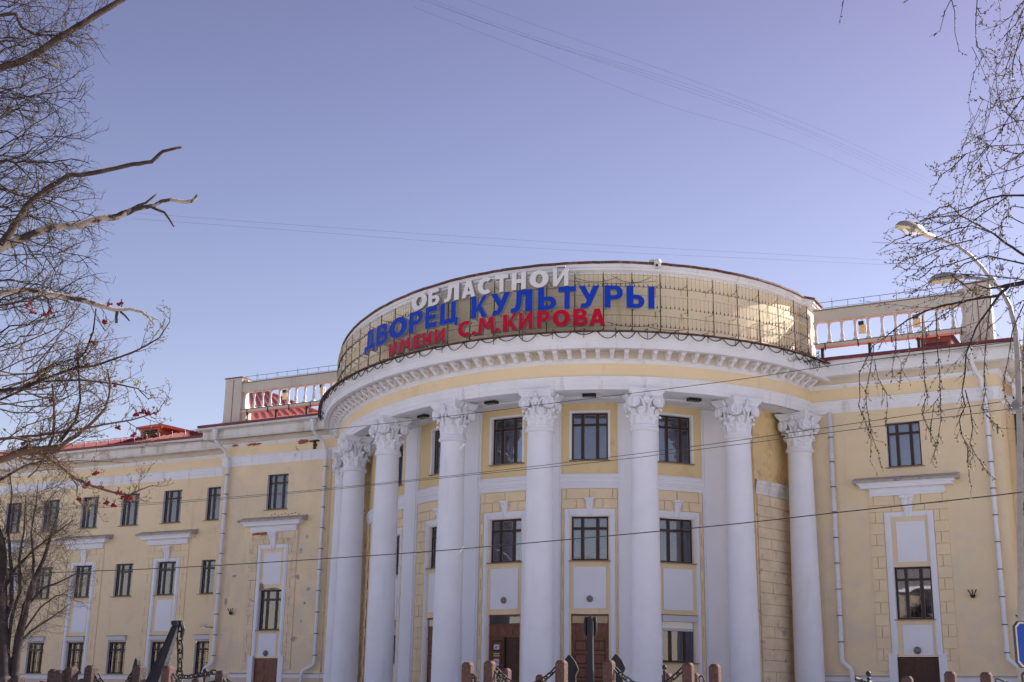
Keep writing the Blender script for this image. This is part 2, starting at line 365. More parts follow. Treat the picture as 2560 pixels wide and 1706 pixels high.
# --- window kit -------------------------------------------------------------
_win_cache = {}
def unit_box_mesh(name, m):
    key = ('ub', m.name)
    if key not in _win_cache: _win_cache[key] = MB().box((0, 0, 0), (1, 1, 1)).mesh(name, m)
    return _win_cache[key]
def window(cx, z0, w, h, fn, tn, top=.24, curtains=1, grille=False, sill=True, mid=True, half=False, label=None):
    """cx in wall coordinate, window set in its opening; half=True shows only the left part"""
    p = fn(cx, -DEPTH+.03); t, o = tn(cx); mt = frame_mtx((p[0], p[1], z0), t, o)
    key = (round(w, 2), round(h, 2), top, mid)
    e = .08; mw = .13
    if mid: xs = [-w/2+e, -w/2+e+(w-2*e-2*mw)*.28, -w/2+e+(w-2*e-2*mw)*.28+mw]; xs += [-xs[2], -xs[1], -xs[0]]
    else: xs = [-w/2+e, -mw/2, mw/2, w/2-e]
    zt = h*(1-top); zs = [e, zt-.05, zt+.05, h-e]
    if top <= 0: zs = [e, h-e]
    if key not in _win_cache:
        b = MB()
        b.box((-w/2+e/2, 0, h/2), (e, .07, h)); b.box((w/2-e/2, 0, h/2), (e, .07, h)); b.box((0, 0, e/2), (w-2*e, .07, e)); b.box((0, 0, h-e/2), (w-2*e, .07, e))
        for i in range(1, len(xs)-1, 2): b.box(((xs[i]+xs[i+1])/2, 0, h/2), (xs[i+1]-xs[i], .085, h-2*e))
        if top > 0:
            for i in range(0, len(xs), 2): b.box(((xs[i]+xs[i+1])/2, 0, zt), (xs[i+1]-xs[i], .078, .1))
        for i in range(0, len(xs), 2):           # slim inner sash around each pane
            for j in range(0, len(zs), 2):
                x0, x1, a, c = xs[i], xs[i+1], zs[j], zs[j+1]; q = .022
                b.box((x0+q/2, -.012, (a+c)/2), (q, .03, c-a), m=1); b.box((x1-q/2, -.012, (a+c)/2), (q, .03, c-a), m=1)
                b.box(((x0+x1)/2, -.012, a+q/2), (x1-x0-2*q, .03, q), m=1); b.box(((x0+x1)/2, -.012, c-q/2), (x1-x0-2*q, .03, q), m=1)
        _win_cache[key] = b.mesh('frame', [M['frame'], M['sash']])
    wo_ = part_at('window', _win_cache[key], palace, mt)
    if label: wo_['label'] = label
    pm = _win_cache.setdefault('pane', MB().box((0, 0, 0), (1, .008, 1)).mesh('pane', M['glass']))
    for i in range(0, len(xs), 2):
        for j in range(0, len(zs), 2):
            q = bpy.data.objects.new('pane', pm); link(q, wo_)
            q.location = ((xs[i]+xs[i+1])/2, -.022, (zs[j]+zs[j+1])/2); q.scale = (xs[i+1]-xs[i]-.046, 1, zs[j+1]-zs[j]-.046)
    if sill:
        sm = _win_cache.setdefault(('sill', round(w, 2)), MB().box((0, (DEPTH+.05)/2, -.012), (w+.2, DEPTH+.13, .035)).mesh('sill', M['sill']))
        q = bpy.data.objects.new('sill', sm); link(q, wo_); q.location = (0, 0, -.012)
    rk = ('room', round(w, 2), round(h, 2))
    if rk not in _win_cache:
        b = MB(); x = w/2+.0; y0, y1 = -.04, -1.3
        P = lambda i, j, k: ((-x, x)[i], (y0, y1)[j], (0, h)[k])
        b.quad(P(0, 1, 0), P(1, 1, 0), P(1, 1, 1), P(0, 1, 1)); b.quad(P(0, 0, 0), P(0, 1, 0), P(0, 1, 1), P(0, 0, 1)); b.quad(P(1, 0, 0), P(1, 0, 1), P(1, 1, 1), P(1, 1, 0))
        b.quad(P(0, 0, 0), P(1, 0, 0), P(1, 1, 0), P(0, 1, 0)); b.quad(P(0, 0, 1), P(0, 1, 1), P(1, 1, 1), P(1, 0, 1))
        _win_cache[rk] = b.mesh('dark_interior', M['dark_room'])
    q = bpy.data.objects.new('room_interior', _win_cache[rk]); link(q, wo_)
    if curtains:
        rr = random.Random(int(cx*97+z0*13)); b = MB()
        def cur(x0, x1, za, zb):
            n = max(4, int((x1-x0)/.035)); pts = []
            for i in range(n+1):
                x = x0+(x1-x0)*i/n; y = -.2+.02*math.sin(i*1.9+rr.random()); pts.append((x, y))
            o_ = len(b.v)
            for x, y in pts: b.v += [(x, y, za), (x, y, zb)]
            for i in range(n): b.f.append((o_+2*i, o_+2*i+2, o_+2*i+3, o_+2*i+1)); b.m.append(0)
        if curtains == 1:
            k = rr.uniform(.22, .34)
            cur(-w/2+.02, -w/2+w*k, .02, h-.02); cur(w/2-w*rr.uniform(.18, .34), w/2-.02, .02, h-.02)
            if rr.random() < .5: cur(-w/2+w*k, -w/2+w*(k+.2), .02, h-.02)
        elif curtains == 2: cur(-w/2+.02, w/2-.02, .02, h*.78)
        elif curtains == 3: cur(-w/2+.02, w/2-.02, .02, h-.02)
        q = bpy.data.objects.new('curtain', b.mesh('curtain', M['curtain'])); link(q, wo_)
    if grille:
        b = MB()
        for i in range(7):
            x = -w/2+.1+(w-.2)*i/6; b.tube([(x, .07, .05), (x, .07, h-.05)], .011, 4)
        for z in (.12, h*.36, h*.68, h-.12): b.tube([(-w/2+.06, .07, z), (w/2-.06, .07, z)], .011, 4)
        q = bpy.data.objects.new('window_grille', b.mesh('window_grille', M['frame'])); link(q, wo_)
    return wo_
fni_ref = [None]
def box_local(b, fn, tn, s, z0, z1, w, d0, d1, m=0):
    """box on the wall: width w metres centred at wall coord s, from offset d0 to d1"""
    p = fn(s, 0.); t, o = tn(s); t = Vector((*t, 0)); o = Vector((*o, 0)); c = Vector((*p, 0))
    pts = []
    for z in (z0, z1):
        for a, d in ((-w/2, d1), (w/2, d1), (w/2, d0), (-w/2, d0)): pts.append(c+t*a+o*d+Vector((0, 0, z)))
    return b.hexa(pts, m)
def span_box(b, fn, sa, sb, z0, z1, d0, d1, m=0):
    if fn is fni_ref[0] and abs(sb-sa) > .16:
        n = int(math.ceil(abs(sb-sa)/.12))
        for i in range(n): span_box(b, fn, sa+(sb-sa)*i/n, sa+(sb-sa)*(i+1)/n, z0, z1, d0, d1, m)
        return b
    pts = []
    for z in (z0, z1):
        for s, d in ((sa, d1), (sb, d1), (sb, d0), (sa, d0)): pts.append((*fn(s, d), z))
    return b.hexa(pts, m)
def keystone(fn, tn, s, z0, z1, w, m=None):
    b = MB(); p = fn(s); t, o = tn(s); t = Vector((*t, 0)); o = Vector((*o, 0)); c = Vector((*p, 0))
    h = z1-z0
    prof = [(0, .5, .10), (.12, .52, .12), (.3, .56, .11), (.62, .72, .17), (.78, .84, .24), (.80, .78, .22), (.84, .78, .22), (.86, 1, .28), (.93, 1.02, .30), (1, 1.02, .30)]
    rings = []
    for k, ww, d in prof:
        zz = Vector((0, 0, z0+h*k)); a = ww*w/2
        rings.append([c-t*a+zz, c-t*a+o*d+zz, c-t*(a*.45)+o*(d+.03)+zz, c-t*(a*.3)+o*(d-.01)+zz, c+t*(a*.3)+o*(d-.01)+zz, c+t*(a*.45)+o*(d+.03)+zz, c+t*a+o*d+zz, c+t*a+zz])
    vs = [q for r in rings for q in r]; fs = []
    for i in range(len(rings)-1):
        for j in range(7): fs.append((i*8+j, i*8+j+1, (i+1)*8+j+1, (i+1)*8+j))
    fs += [tuple(range(8))[::-1], tuple((len(rings)-1)*8+j for j in range(8))]
    b.add(vs, fs); return obj('keystone', b, M['white'], palace)
def surround(fn, tn, sl, sr, zb, zt, il, ir, zit, m, open_bottom=True, step=.2, foot=None):
    """moulded door/window architrave: outer sl..sr, inner il..ir"""
    b = MB(); q = .35
    for a, c in ((sl, il), (ir, sr)):
        lo, hi = min(a, c), max(a, c)
        span_box(b, fn, lo, hi, zb, zt, 0, .05)
        e = (hi-lo)*.3
        span_box(b, fn, lo+(e if a == sl else e*.6), hi-(e*.6 if a == sl else e), zb, zt-(zt-zit)*.3, .05, .085)
    span_box(b, fn, il, ir, zit, zt, 0, .05)
    span_box(b, fn, il, ir, zit+(zt-zit)*.2, zt-(zt-zit)*.3, .05, .085)
    return obj('window_surround', b, m, palace)
_blk = {}
block_n = [0]
stuff_blocks = {'yellow_block': MB(), 'yellow_block_old': MB()}
def block(fn, tn, s, z0, z1, w, mname='yellow_block', single=True):
    g = .016
    if w < .06: return
    if single and block_n[0] < 299:
        block_n[0] += 1
        me = _blk.setdefault(mname, MB().box((0, 0, 0), (1, 1, 1)).mesh('stone_block', M[mname]))
        p = fn(s, .012); t, o = tn(s)
        k = frame_mtx((p[0], p[1], (z0+z1)/2), t, o) @ Matrix.Diagonal((w-2*g, .085+random.uniform(-.006, .006), z1-z0-2*g, 1))
        part_at('stone_block', me, palace, k)
    else: box_local(stuff_blocks[mname], fn, tn, s, z0+g, z1-g, w-2*g, 0, .05+random.uniform(-.003, .003))
def block_strip(fn, tn, sa, sb, ztop, zbot, mname, single, first_split, unit, rh=.515, frac=.42):
    """column of blocks between wall coords sa..sb (unit = metres per wall coord)"""
    z = ztop; k = first_split
    while z > zbot+.15:
        z0 = max(z-rh, zbot)
        if k % 2 == 0: block(fn, tn, (sa+sb)/2, z0, z, (sb-sa)*unit, mname, single)
        else:
            m_ = sa+(sb-sa)*frac
            block(fn, tn, (sa+m_)/2, z0, z, (m_-sa)*unit, mname, single); block(fn, tn, (m_+sb)/2, z0, z, (sb-m_)*unit, mname, single)
        z -= rh; k += 1
def block_row(fn, tn, edges, z0, z1, mname, single, unit):
    for a, b in zip(edges[:-1], edges[1:]): block(fn, tn, (a+b)/2, z0, z1, (b-a)*unit, mname, single)
def pediment(cx, Y, w, zt, broken=False):
    b = MB()
    b.box((cx, Y-.07, zt-.86), (w*.71, .14, .1)); b.box((cx, Y-.09, zt-.78), (w*.72, .18, .06)); b.box((cx, Y-.07, zt-.68), (w*.71, .14, .14))
    b.box((cx, Y-.1, zt-.585), (w*.73, .2, .05))
    b.box((cx, Y-.21, zt-.49), (w*.87, .42, .14)); b.box((cx, Y-.24, zt-.39), (w*.9, .48, .06)); b.box((cx, Y-.27, zt-.34), (w*.93, .54, .04))
    b.hexa([(cx-w/2, Y-.6, zt-.32), (cx+w/2, Y-.6, zt-.32), (cx+w/2, Y, zt-.32), (cx-w/2, Y, zt-.32), (cx-w/2, Y-.6, zt-.22), (cx+w/2, Y-.6, zt-.22), (cx+w/2, Y, zt), (cx-w/2, Y, zt)], 1)
    o = obj('window_pediment', b, [M['white'], M['ped_slab']], palace)
    if broken: o['label'] = 'chipped pediment with weathered grey slab'

# --- risalit walls (left, right) ------------------------------------------------
WT0, WT1 = 10.92, 13.03
def risalit(c, a, b_, left):
    fn, tn = planar(P1); old = left
    my = M['yellow_old'] if left else M['yellow_mid']; blk = 'yellow_block_old' if left else 'yellow_block'
    w = .775
    zl0, zl1 = (3.92, 6.22) if left else (3.98, 6.32)
    holes = [(c-w, c+w, WT0, WT1), (c-.82, c+.82, zl0, zl1), (c-.92, c+.92, 0, 2.37)]
    wall('wall', fn, a, b_, 0, 14.5, holes, [my, M['white']])
    window(c, WT0, 1.55, 2.11, fn, tn, curtains=3 if not left else 1)
    window(c, zl0, 1.64, zl1-zl0, fn, tn, curtains=1)
    pediment(c, P1, 4.75, 10.5, broken=left)
    keystone(fn, tn, c, 8.58, 9.56, .62)
    surround(fn, tn, c-1.1, c+1.1, 2.47, 8.82, c-.83, c+.83, 8.6, M['white'])
    for s in (-1, 1):
        b = MB(); b.box((c+s*1.09, P1-.06, 1.23), (.36, .12, 2.48)); b.box((c+s*1.09, P1-.075, 2.42), (.42, .15, .07)); obj('door_surround', b, M['white'], palace)
    b = MB(); b.box((c+.05 if not left else c, P1-.004, 7.46), (1.28, .03, 1.84)); obj('white_panel', b, M['white'], palace)
    b = MB(); b.box((c+.05 if not left else c, P1-.004, 3.07), (1.28, .03, 1.3)); obj('white_panel', b, M['white'], palace)
    # double door
    dr = MB(); dr.box((c, P1+.12, 1.18), (1.84, .06, 2.36)); d = obj('door', dr, M['wood'] if left else M['wood_dark'], palace)
    for s in (-1, 1):
        for z in (1.95, 1.15, .38):
            q = MB(); q.box((c+s*.46, P1+.085, z), (.6, .02, .58)); q.box((c+s*.46, P1+.07, z), (.46, .02, .44)); obj('door_panel', q, M['wood'] if left else M['wood_dark'], d)
    # blocks
    def U(s): return s
    L0, L1 = c-1.76, c-1.13; R0, R1 = c+1.13, c+1.76
    block_row(fn, tn, [L0, c-1.55, c-.6, c+.6, c+1.55, R1], 9.15, 9.62, blk, True, 1)
    block_row(fn, tn, [L0, c-.75, c-.3], 8.86, 9.15, blk, True, 1); block_row(fn, tn, [c+.3, c+.75, R1], 8.86, 9.15, blk, True, 1)
    block_strip(fn, tn, L0, L1, 8.86, 1.7, blk, True, 1, 1, frac=.42); block_strip(fn, tn, R0, R1, 8.86, 1.7, blk, True, 1, 1, frac=.42)
    # string below the plinth
    for x0, x1 in ((a, c-1.28), (c+1.28, b_)):
        b = MB(); b.box(((x0+x1)/2, P1-.04, 1.40), (x1-x0, .08, .28)); b.box(((x0+x1)/2, P1-.09, 1.50), (x1-x0, .18, .05), m=1); b.box(((x0+x1)/2, P1-.02, .63), (x1-x0, .05, 1.26), m=2)
        obj('plinth', b, [M['white'], M['ped_slab'], M['plinth']], palace)
risalit(XC-18.27, CL, JL+.3, True)
risalit(XC+18.27, JR-.3, CR, False)
# risalit side returns and recessed wings
def side(name, x, m, flip):
    b = MB(); b.quad((x, P1, 0), (x, P2, 0), (x, P2, 14.5), (x, P1, 14.5)); obj(name, b, m, palace)
side('wall', CL, M['yellow_old'], 0); side('wall', CR, M['yellow'], 1)
fnw, tnw = planar(P2)
holes = []; wins = []
for k in range(11):
    c = -55.25-3.64*k
    for z0, z1 in ((WT0, WT1), (6.34, 8.44), (1.47, 3.47)):
        holes.append((c-.775, c+.775, z0, z1 if z0 > 2 else 3.82)); wins.append((k, c, z0, z1))
wall('wall', fnw, -96, CL, 0, 14.5, holes, [M['yellow'], M['white']])
for k, c, z0, z1 in wins:
    if k > 7: continue
    low = z0 < 2
    window(c, z0, 1.55, z1-z0, fnw, tnw, curtains=1 if not low else (0 if k % 2 else 1), grille=low, sill=not low)
    if low:
        b = MB(); b.box((c, P2-.02, 3.69), (1.6, .3, .27)); b.box((c, P2-.02, 3.835), (1.66, .36, .02), m=1); b.box((c, P2+.1, 3.51), (1.5, .1, .09))
        obj('shutter_box', b, [M['shutter'], M['iron']], palace)
for i, k in enumerate((1, 3, 5, 7)):
    c = -55.25-3.64*k
    if k < 7:
        pediment(c, P2, 4.75, 10.42); keystone(fnw, tnw, c+.02, 8.45, 9.42, .66)
    surround(fnw, tnw, c-1.12, c+1.12, 1.5, 8.63, c-.82, c+.82, 8.44, M['white'])
    b = MB(); b.box((c+.08, P2-.004, 5.07), (1.26, .03, 1.95)); obj('white_panel', b, M['white'], palace)
    if k < 7:
        sg = (k == 1)
        L0, L1, R0, R1 = c-1.76, c-1.15, c+1.15, c+1.76
        block_row(fnw, tnw, [L0, c-1.1, c-.5, c+.5, c+1.1, R1], 9.1, 9.5, 'yellow_block', False, 1)
        block_row(fnw, tnw, [L0, c-.35], 8.68, 9.1, 'yellow_block', False, 1); block_row(fnw, tnw, [c+.35, R1], 8.68, 9.1, 'yellow_block', False, 1)
        block_strip(fnw, tnw, L0, L1, 8.68, 1.6, 'yellow_block', False, 1, 1); block_strip(fnw, tnw, R0, R1, 8.68, 1.6, 'yellow_block', False, 1, 1)
b = MB(); b.box((-74.5, P2-.04, 1.28), (43.1, .08, .26)); b.box((-74.5, P2-.09, 1.43), (43.1, .18, .04), m=1); b.box((-74.5, P2-.02, .57), (43.1, .05, 1.14), m=2)
obj('plinth', b, [M['white'], M['ped_slab'], M['plinth']], palace)
wall('wall', fnw, CR, 8, 0, 14.5, [(-4.6, -3.05, WT0, WT1), (-4.6, -3.05, 6.34, 8.44)], [M['yellow'], M['white']])
window(-3.825, WT0, 1.55, 2.11, fnw, tnw); window(-3.825, 6.34, 1.55, 2.1, fnw, tnw)

# ------------------------------------------------------------------ portico inner wall
fni, tni = curved(); fni_ref[0] = fni
def unit(u): a = fni(u-.05); b = fni(u+.05); return math.hypot(b[0]-a[0], b[1]-a[1])/.1
BAY = {2: 1.28, 3: 2.35, 4: 3.33, 5: 4.43, 6: 5.57}
wd = 1.70
H = []
for k, c in BAY.items():
    h = wd/2/unit(c); H += [(c-h, c+h, 10.93, 13.17), (c-h, c+h, 6.33, 8.34), (c-h, c+h, (-.2 if k in (3, 4, 5) else 1.92), 3.97)]
wall('wall', fni, -.62, 7.32, -.2, 9.65, [h for h in H if h[3] < 9.6], [M['yellow'], M['white']], step=.12)
wall('wall', fni, -.62, 7.32, 9.65, 13.8, [h for h in H if h[3] > 9.6], [M['yellow_warm'], M['white']], step=.12)
# white flat bands round the top windows
for k, c in BAY.items():
    un = unit(c)
    b = MB(); h = .93/un-.06
    q = wd/2/un
    h = .95/un; span_box(b, fni, c-h, c-q, 10.93, 13.27, 0, .025); span_box(b, fni, c+q, c+h, 10.93, 13.27, 0, .025); span_box(b, fni, c-q, c+q, 13.17, 13.27, 0, .025)
    obj('window_surround', b, M['white'], palace)
    window(c, 10.93, wd, 2.24, fni, tni, top=.245, curtains=2)
    window(c, 6.33, wd, 2.01, fni, tni, top=.27, curtains=(3 if k in (5, 6) else 1))
    q2 = 1.155/un; q1 = wd/2/un
    surround(fni, tni, c-q2, c+q2, -.2, 8.67, c-q1-.02, c+q1+.02, 8.36, M['white'])
    keystone(fni, tni, c, 8.40, 9.15, .42)
    b = MB(); box_local(b, fni, tni, c, 4.21, 6.05, wd*.86, -.01, .025); obj('white_panel', b, M['white'], palace)
    # door or shuttered window
    p = fni(c, -.16); t, o = tni(c); mt = frame_mtx((p[0], p[1], 0), t, o)
    if k in (3, 4, 5):
        b = MB(); b.box((0, 0, 1.9), (wd, .06, 4.14)); me = b.mesh('door', M['wood'])
        d = part_at('door', me, palace, mt)
        def dp(name, mbb, mm):
            q = bpy.data.objects.new(name, mbb.mesh(name, mm)); link(q, d); return q
        q = MB(); q.box((0, .04, 3.72), (wd-.12, .02, .30)); dp('transom_pane', q, M['glass'])
        q = MB(); q.box((0, .03, 3.72), (wd-.12, .005, .30)); dp('transom_backing', q, M['dark_room'])
        q = MB(); q.box((0, .05, 3.5), (wd, .05, .05)); q.box((0, .05, 2.98), (wd, .05, .05)); q.box((0, .05, 3.92), (wd, .05, .07)); q.box((0, .038, 1.4), (.05, .03, 3.15)); dp('door_rail', q, M['wood'])
        for s in (-1, 1):
            for z in (2.58, 2.0, 1.42, .84):
                mm = M['wood_dark'] if (k == 4 and s == 1) else M['wood']
                q = MB(); q.box((s*.41, .035, z), (.56, .02, .46), m=1); q.box((s*.41, .05, z), (.44, .025, .34)); dp('door_panel', q, [mm, M['wood_dark']])
        if k == 4:
            q = MB(); q.box((.42, .02, 1.45), (.82, .03, 3.0)); q.box((.015, .075, 1.45), (.06, .1, 3.0), m=1); dp('open_door_leaf', q, [M['wood_dark'], M['black']])
            for z, hh, ww, mm, nm in ((2.52, .22, .28, M['paper'], 'notice'), (2.18, .14, .30, M['paper_y'], 'notice'), (1.84, .30, .27, M['paper'], 'notice')):
                q = MB(); q.box((-.42, .072, z), (ww, .012, hh))
                if mm is M['paper_y']: q.box((-.42, .079, z), (ww*.8, .004, hh*.4), m=1)
                elif hh < .25:
                    q.box((-.45, .079, z-.02), (.08, .004, .1), m=1); q.box((-.36, .079, z+.02), (.05, .004, .06), m=1)
                else:
                    q.tube([(-.42+.1*math.cos(a), .08, z+.1*math.sin(a)) for a in [i*math.pi/8 for i in range(17)]], .009, 4, m=1, cap=False)
                    q.box((-.42, .08, z), (.13, .004, .035), m=1); q.tube([(-.49, .08, z+.07), (-.35, .08, z-.07)], .008, 4, m=1)
                dp(nm, q, [mm, M['ink']])
    else:
        h2 = 3.42-1.92
        window(c, 1.92, wd, h2, fni, tni, top=0, curtains=0)
        b = MB(); box_local(b, fni, tni, c, 3.70, 3.97, wd, -.05, .2); box_local(b, fni, tni, c, 3.972, 3.99, wd+.04, -.05, .22, 1)
        obj('shutter_box', b, [M['shutter'], M['iron']], palace)
        b = MB()
        for i in range(9): box_local(b, fni, tni, c, 3.36+.04*i, 3.36+.04*i+.034, wd-.1, -.13, -.09-.012*(i % 2))
        box_local(b, fni, tni, c, 3.30, 3.36, wd-.1, -.14, -.08)
        for s in (-1, 1): box_local(b, fni, tni, c+s*(wd/2-.03)/un, 1.95, 3.70, .06, -.12, -.02)
        obj('roller_shutter', b, M['shutter'], palace)
# pilasters behind the columns, belt moulding, blocks
PIL = [-.05, .73, 1.75, 2.81, 3.862, 5.0, 6.14, 7.2]
for u in PIL[1:-1]:
    b = MB(); h = .66/unit(u); span_box(b, fni, u-h, u, -.2, 13.6, 0, .16); span_box(b, fni, u, u+h, -.2, 13.6, 0, .16)
    h2 = .685; span_box(b, fni, u-h-.02, u-h, -.2, 13.6, 0, .08); span_box(b, fni, u+h, u+h+.02, -.2, 13.6, 0, .08)
    obj('pilaster', b, M['white'], palace)
edges = []
for i in range(7): edges.append((PIL[i]+(.66/unit(PIL[i]) if i else -.5), PIL[i+1]-(.66/unit(PIL[i+1]) if i < 6 else 0)))
for a, b_ in edges:
    path = [(*fni(a+(b_-a)*i/8), 0.) for i in range(9)]
    b = MB(); sweep(b, path, [(0, 9.62), (.05, 9.62), (.05, 9.78), (.075, 9.8), (.075, 9.88), (.10, 9.9), (.10, 10.08), (.13, 10.1), (.13, 10.2), (.16, 10.24), (.16, 10.28), (0, 10.31)])
    obj('belt_moulding', b, M['white'], palace)
single_order = [6, 5, 4, 3]
for bi in (6,):
    pass
def bay_blocks(k, single):
    a, b_ = edges[k-1]; un = unit((a+b_)/2); c = BAY[k]; q = 1.16/un; g = .03
    block_row(fni, tni, [a+g, a+g+.06, c, b_-g-.06, b_-g], 9.13, 9.60, 'yellow_block', single, un)
    block_row(fni, tni, [a+g, c-.17, c-.07], 8.69, 9.13, 'yellow_block', single, un); block_row(fni, tni, [c+.07, c+.17, b_-g], 8.69, 9.13, 'yellow_block', single, un)
    block_strip(fni, tni, a+g, c-q, 8.69, .2, 'yellow_block', single, 1, un, frac=.5); block_strip(fni, tni, c+q, b_-g, 8.69, .2, 'yellow_block', single, 1, un, frac=.5)
def bay7():
    a, b_ = 6.44, 7.1; un = 4.35; z = 9.6; k = 0; fni, tni = fn7, tn7
    while z > .3:
        z0 = z-.5; f = (.33, .7, .5, .78)[k % 4]; f2 = (.7, .35, .2, .42)[k % 4]
        e = [a, a+(b_-a)*min(f, f2), a+(b_-a)*max(f, f2), b_] if k % 2 else [a, a+(b_-a)*f, b_]
        block_row(fni, tni, e, z0, z, 'yellow_block_old', True, un); z = z0; k += 1
for k in (5, 4, 6, 3): bay_blocks(k, True)
bay_blocks(2, False)
un = unit(0.); block_strip(fni, tni, -.45, .2, 9.6, .3, 'yellow_block', False, 0, un, frac=.45)
fn7 = lambda s_, d=0.: tuple(map(float, curv(s_, -.95+d)))
def tn7(s_): _, t, o = cfr(s_); return t, o
b = MB()
for i in range(8):
    u1 = 6.42+(7.14-6.42)*i/8; u2 = 6.42+(7.14-6.42)*(i+1)/8; Aa, Bb = fn7(u1), fn7(u2)
    b.quad((*Aa, 0), (*Bb, 0), (*Bb, 9.65), (*Aa, 9.65), 0); b.quad((*Aa, 9.65), (*Bb, 9.65), (*Bb, 13.8), (*Aa, 13.8), 1)
Aa, Bb = fn7(6.42), fni(6.3); b.quad((*Bb, 0), (*Aa, 0), (*Aa, 13.8), (*Bb, 13.8), 1)
Aa, Bb = fn7(7.14), (-16.0, P1+.3); b.quad((*Aa, 0), (*Bb, 0), (*Bb, 13.8), (*Aa, 13.8), 1)
obj('wall', b, [M['yellow_block_old'], M['yellow_warm_old']], palace)
b = MB(); sweep(b, [(*fn7(6.42+.72*i/8), 0.) for i in range(9)], [(0, 9.62), (.05, 9.62), (.05, 9.78), (.075, 9.8), (.075, 9.88), (.10, 9.9), (.10, 10.08), (.13, 10.1), (.13, 10.2), (.16, 10.24), (.16, 10.28), (0, 10.31)])
obj('belt_moulding', b, M['white_old'], palace)
bay7()
b = MB(); Aa = fni(-.5); Bb = (-44.7, P1-.1); b.quad((*Bb, 0), (*Aa, 0), (*Aa, 13.8), (*Bb, 13.8)); obj('wall', b, M['yellow_block_old'], palace)
for kk, bb in stuff_blocks.items():
    if bb.v: obj('small_stone_blocks', bb, M[kk], palace, kind='stuff')
# portico ceiling and floor
b = MB(); n = 80; ua, ub = -.5, 7.25
for i in range(n):
    u1 = ua+(ub-ua)*i/n; u2 = ua+(ub-ua)*(i+1)/n
    for (d1, d2, zz) in (((lambda u: .34), (lambda u: -.35), 13.62), ((lambda u: -.35), (lambda u: -1.45), 13.70), ((lambda u: -1.45), (lambda u: din(u)-.1), 13.62)):
        A = curv(u1, d1(u1)); B = curv(u2, d1(u2)); C = curv(u2, d2(u2)); D = curv(u1, d2(u1)); b.quad((*A, zz), (*B, zz), (*C, zz), (*D, zz))
    for d in (-.35, -1.45):
        A = curv(u1, d); B = curv(u2, d); b.quad((*A, 13.62), (*B, 13.62), (*B, 13.70), (*A, 13.70))
obj('portico_ceiling', b, M['white_fascia'], palace)
b = MB()
for i in range(n):
    u1 = ua+(ub-ua)*i/n; u2 = ua+(ub-ua)*(i+1)/n
    for k_, (d, z) in enumerate(((1.2, -.17), (1.6, -.34), (2.0, -.51))):
        pass
    A = curv(u1, 1.2); B = curv(u2, 1.2); C = curv(u2, -2.7); D = curv(u1, -2.7); b.quad((*A, .0), (*B, .0), (*C, .0), (*D, .0)); b.quad((*A, -.4), (*B, -.4), (*B, 0), (*A, 0))
obj('portico_floor', b, M['paving'], palace)

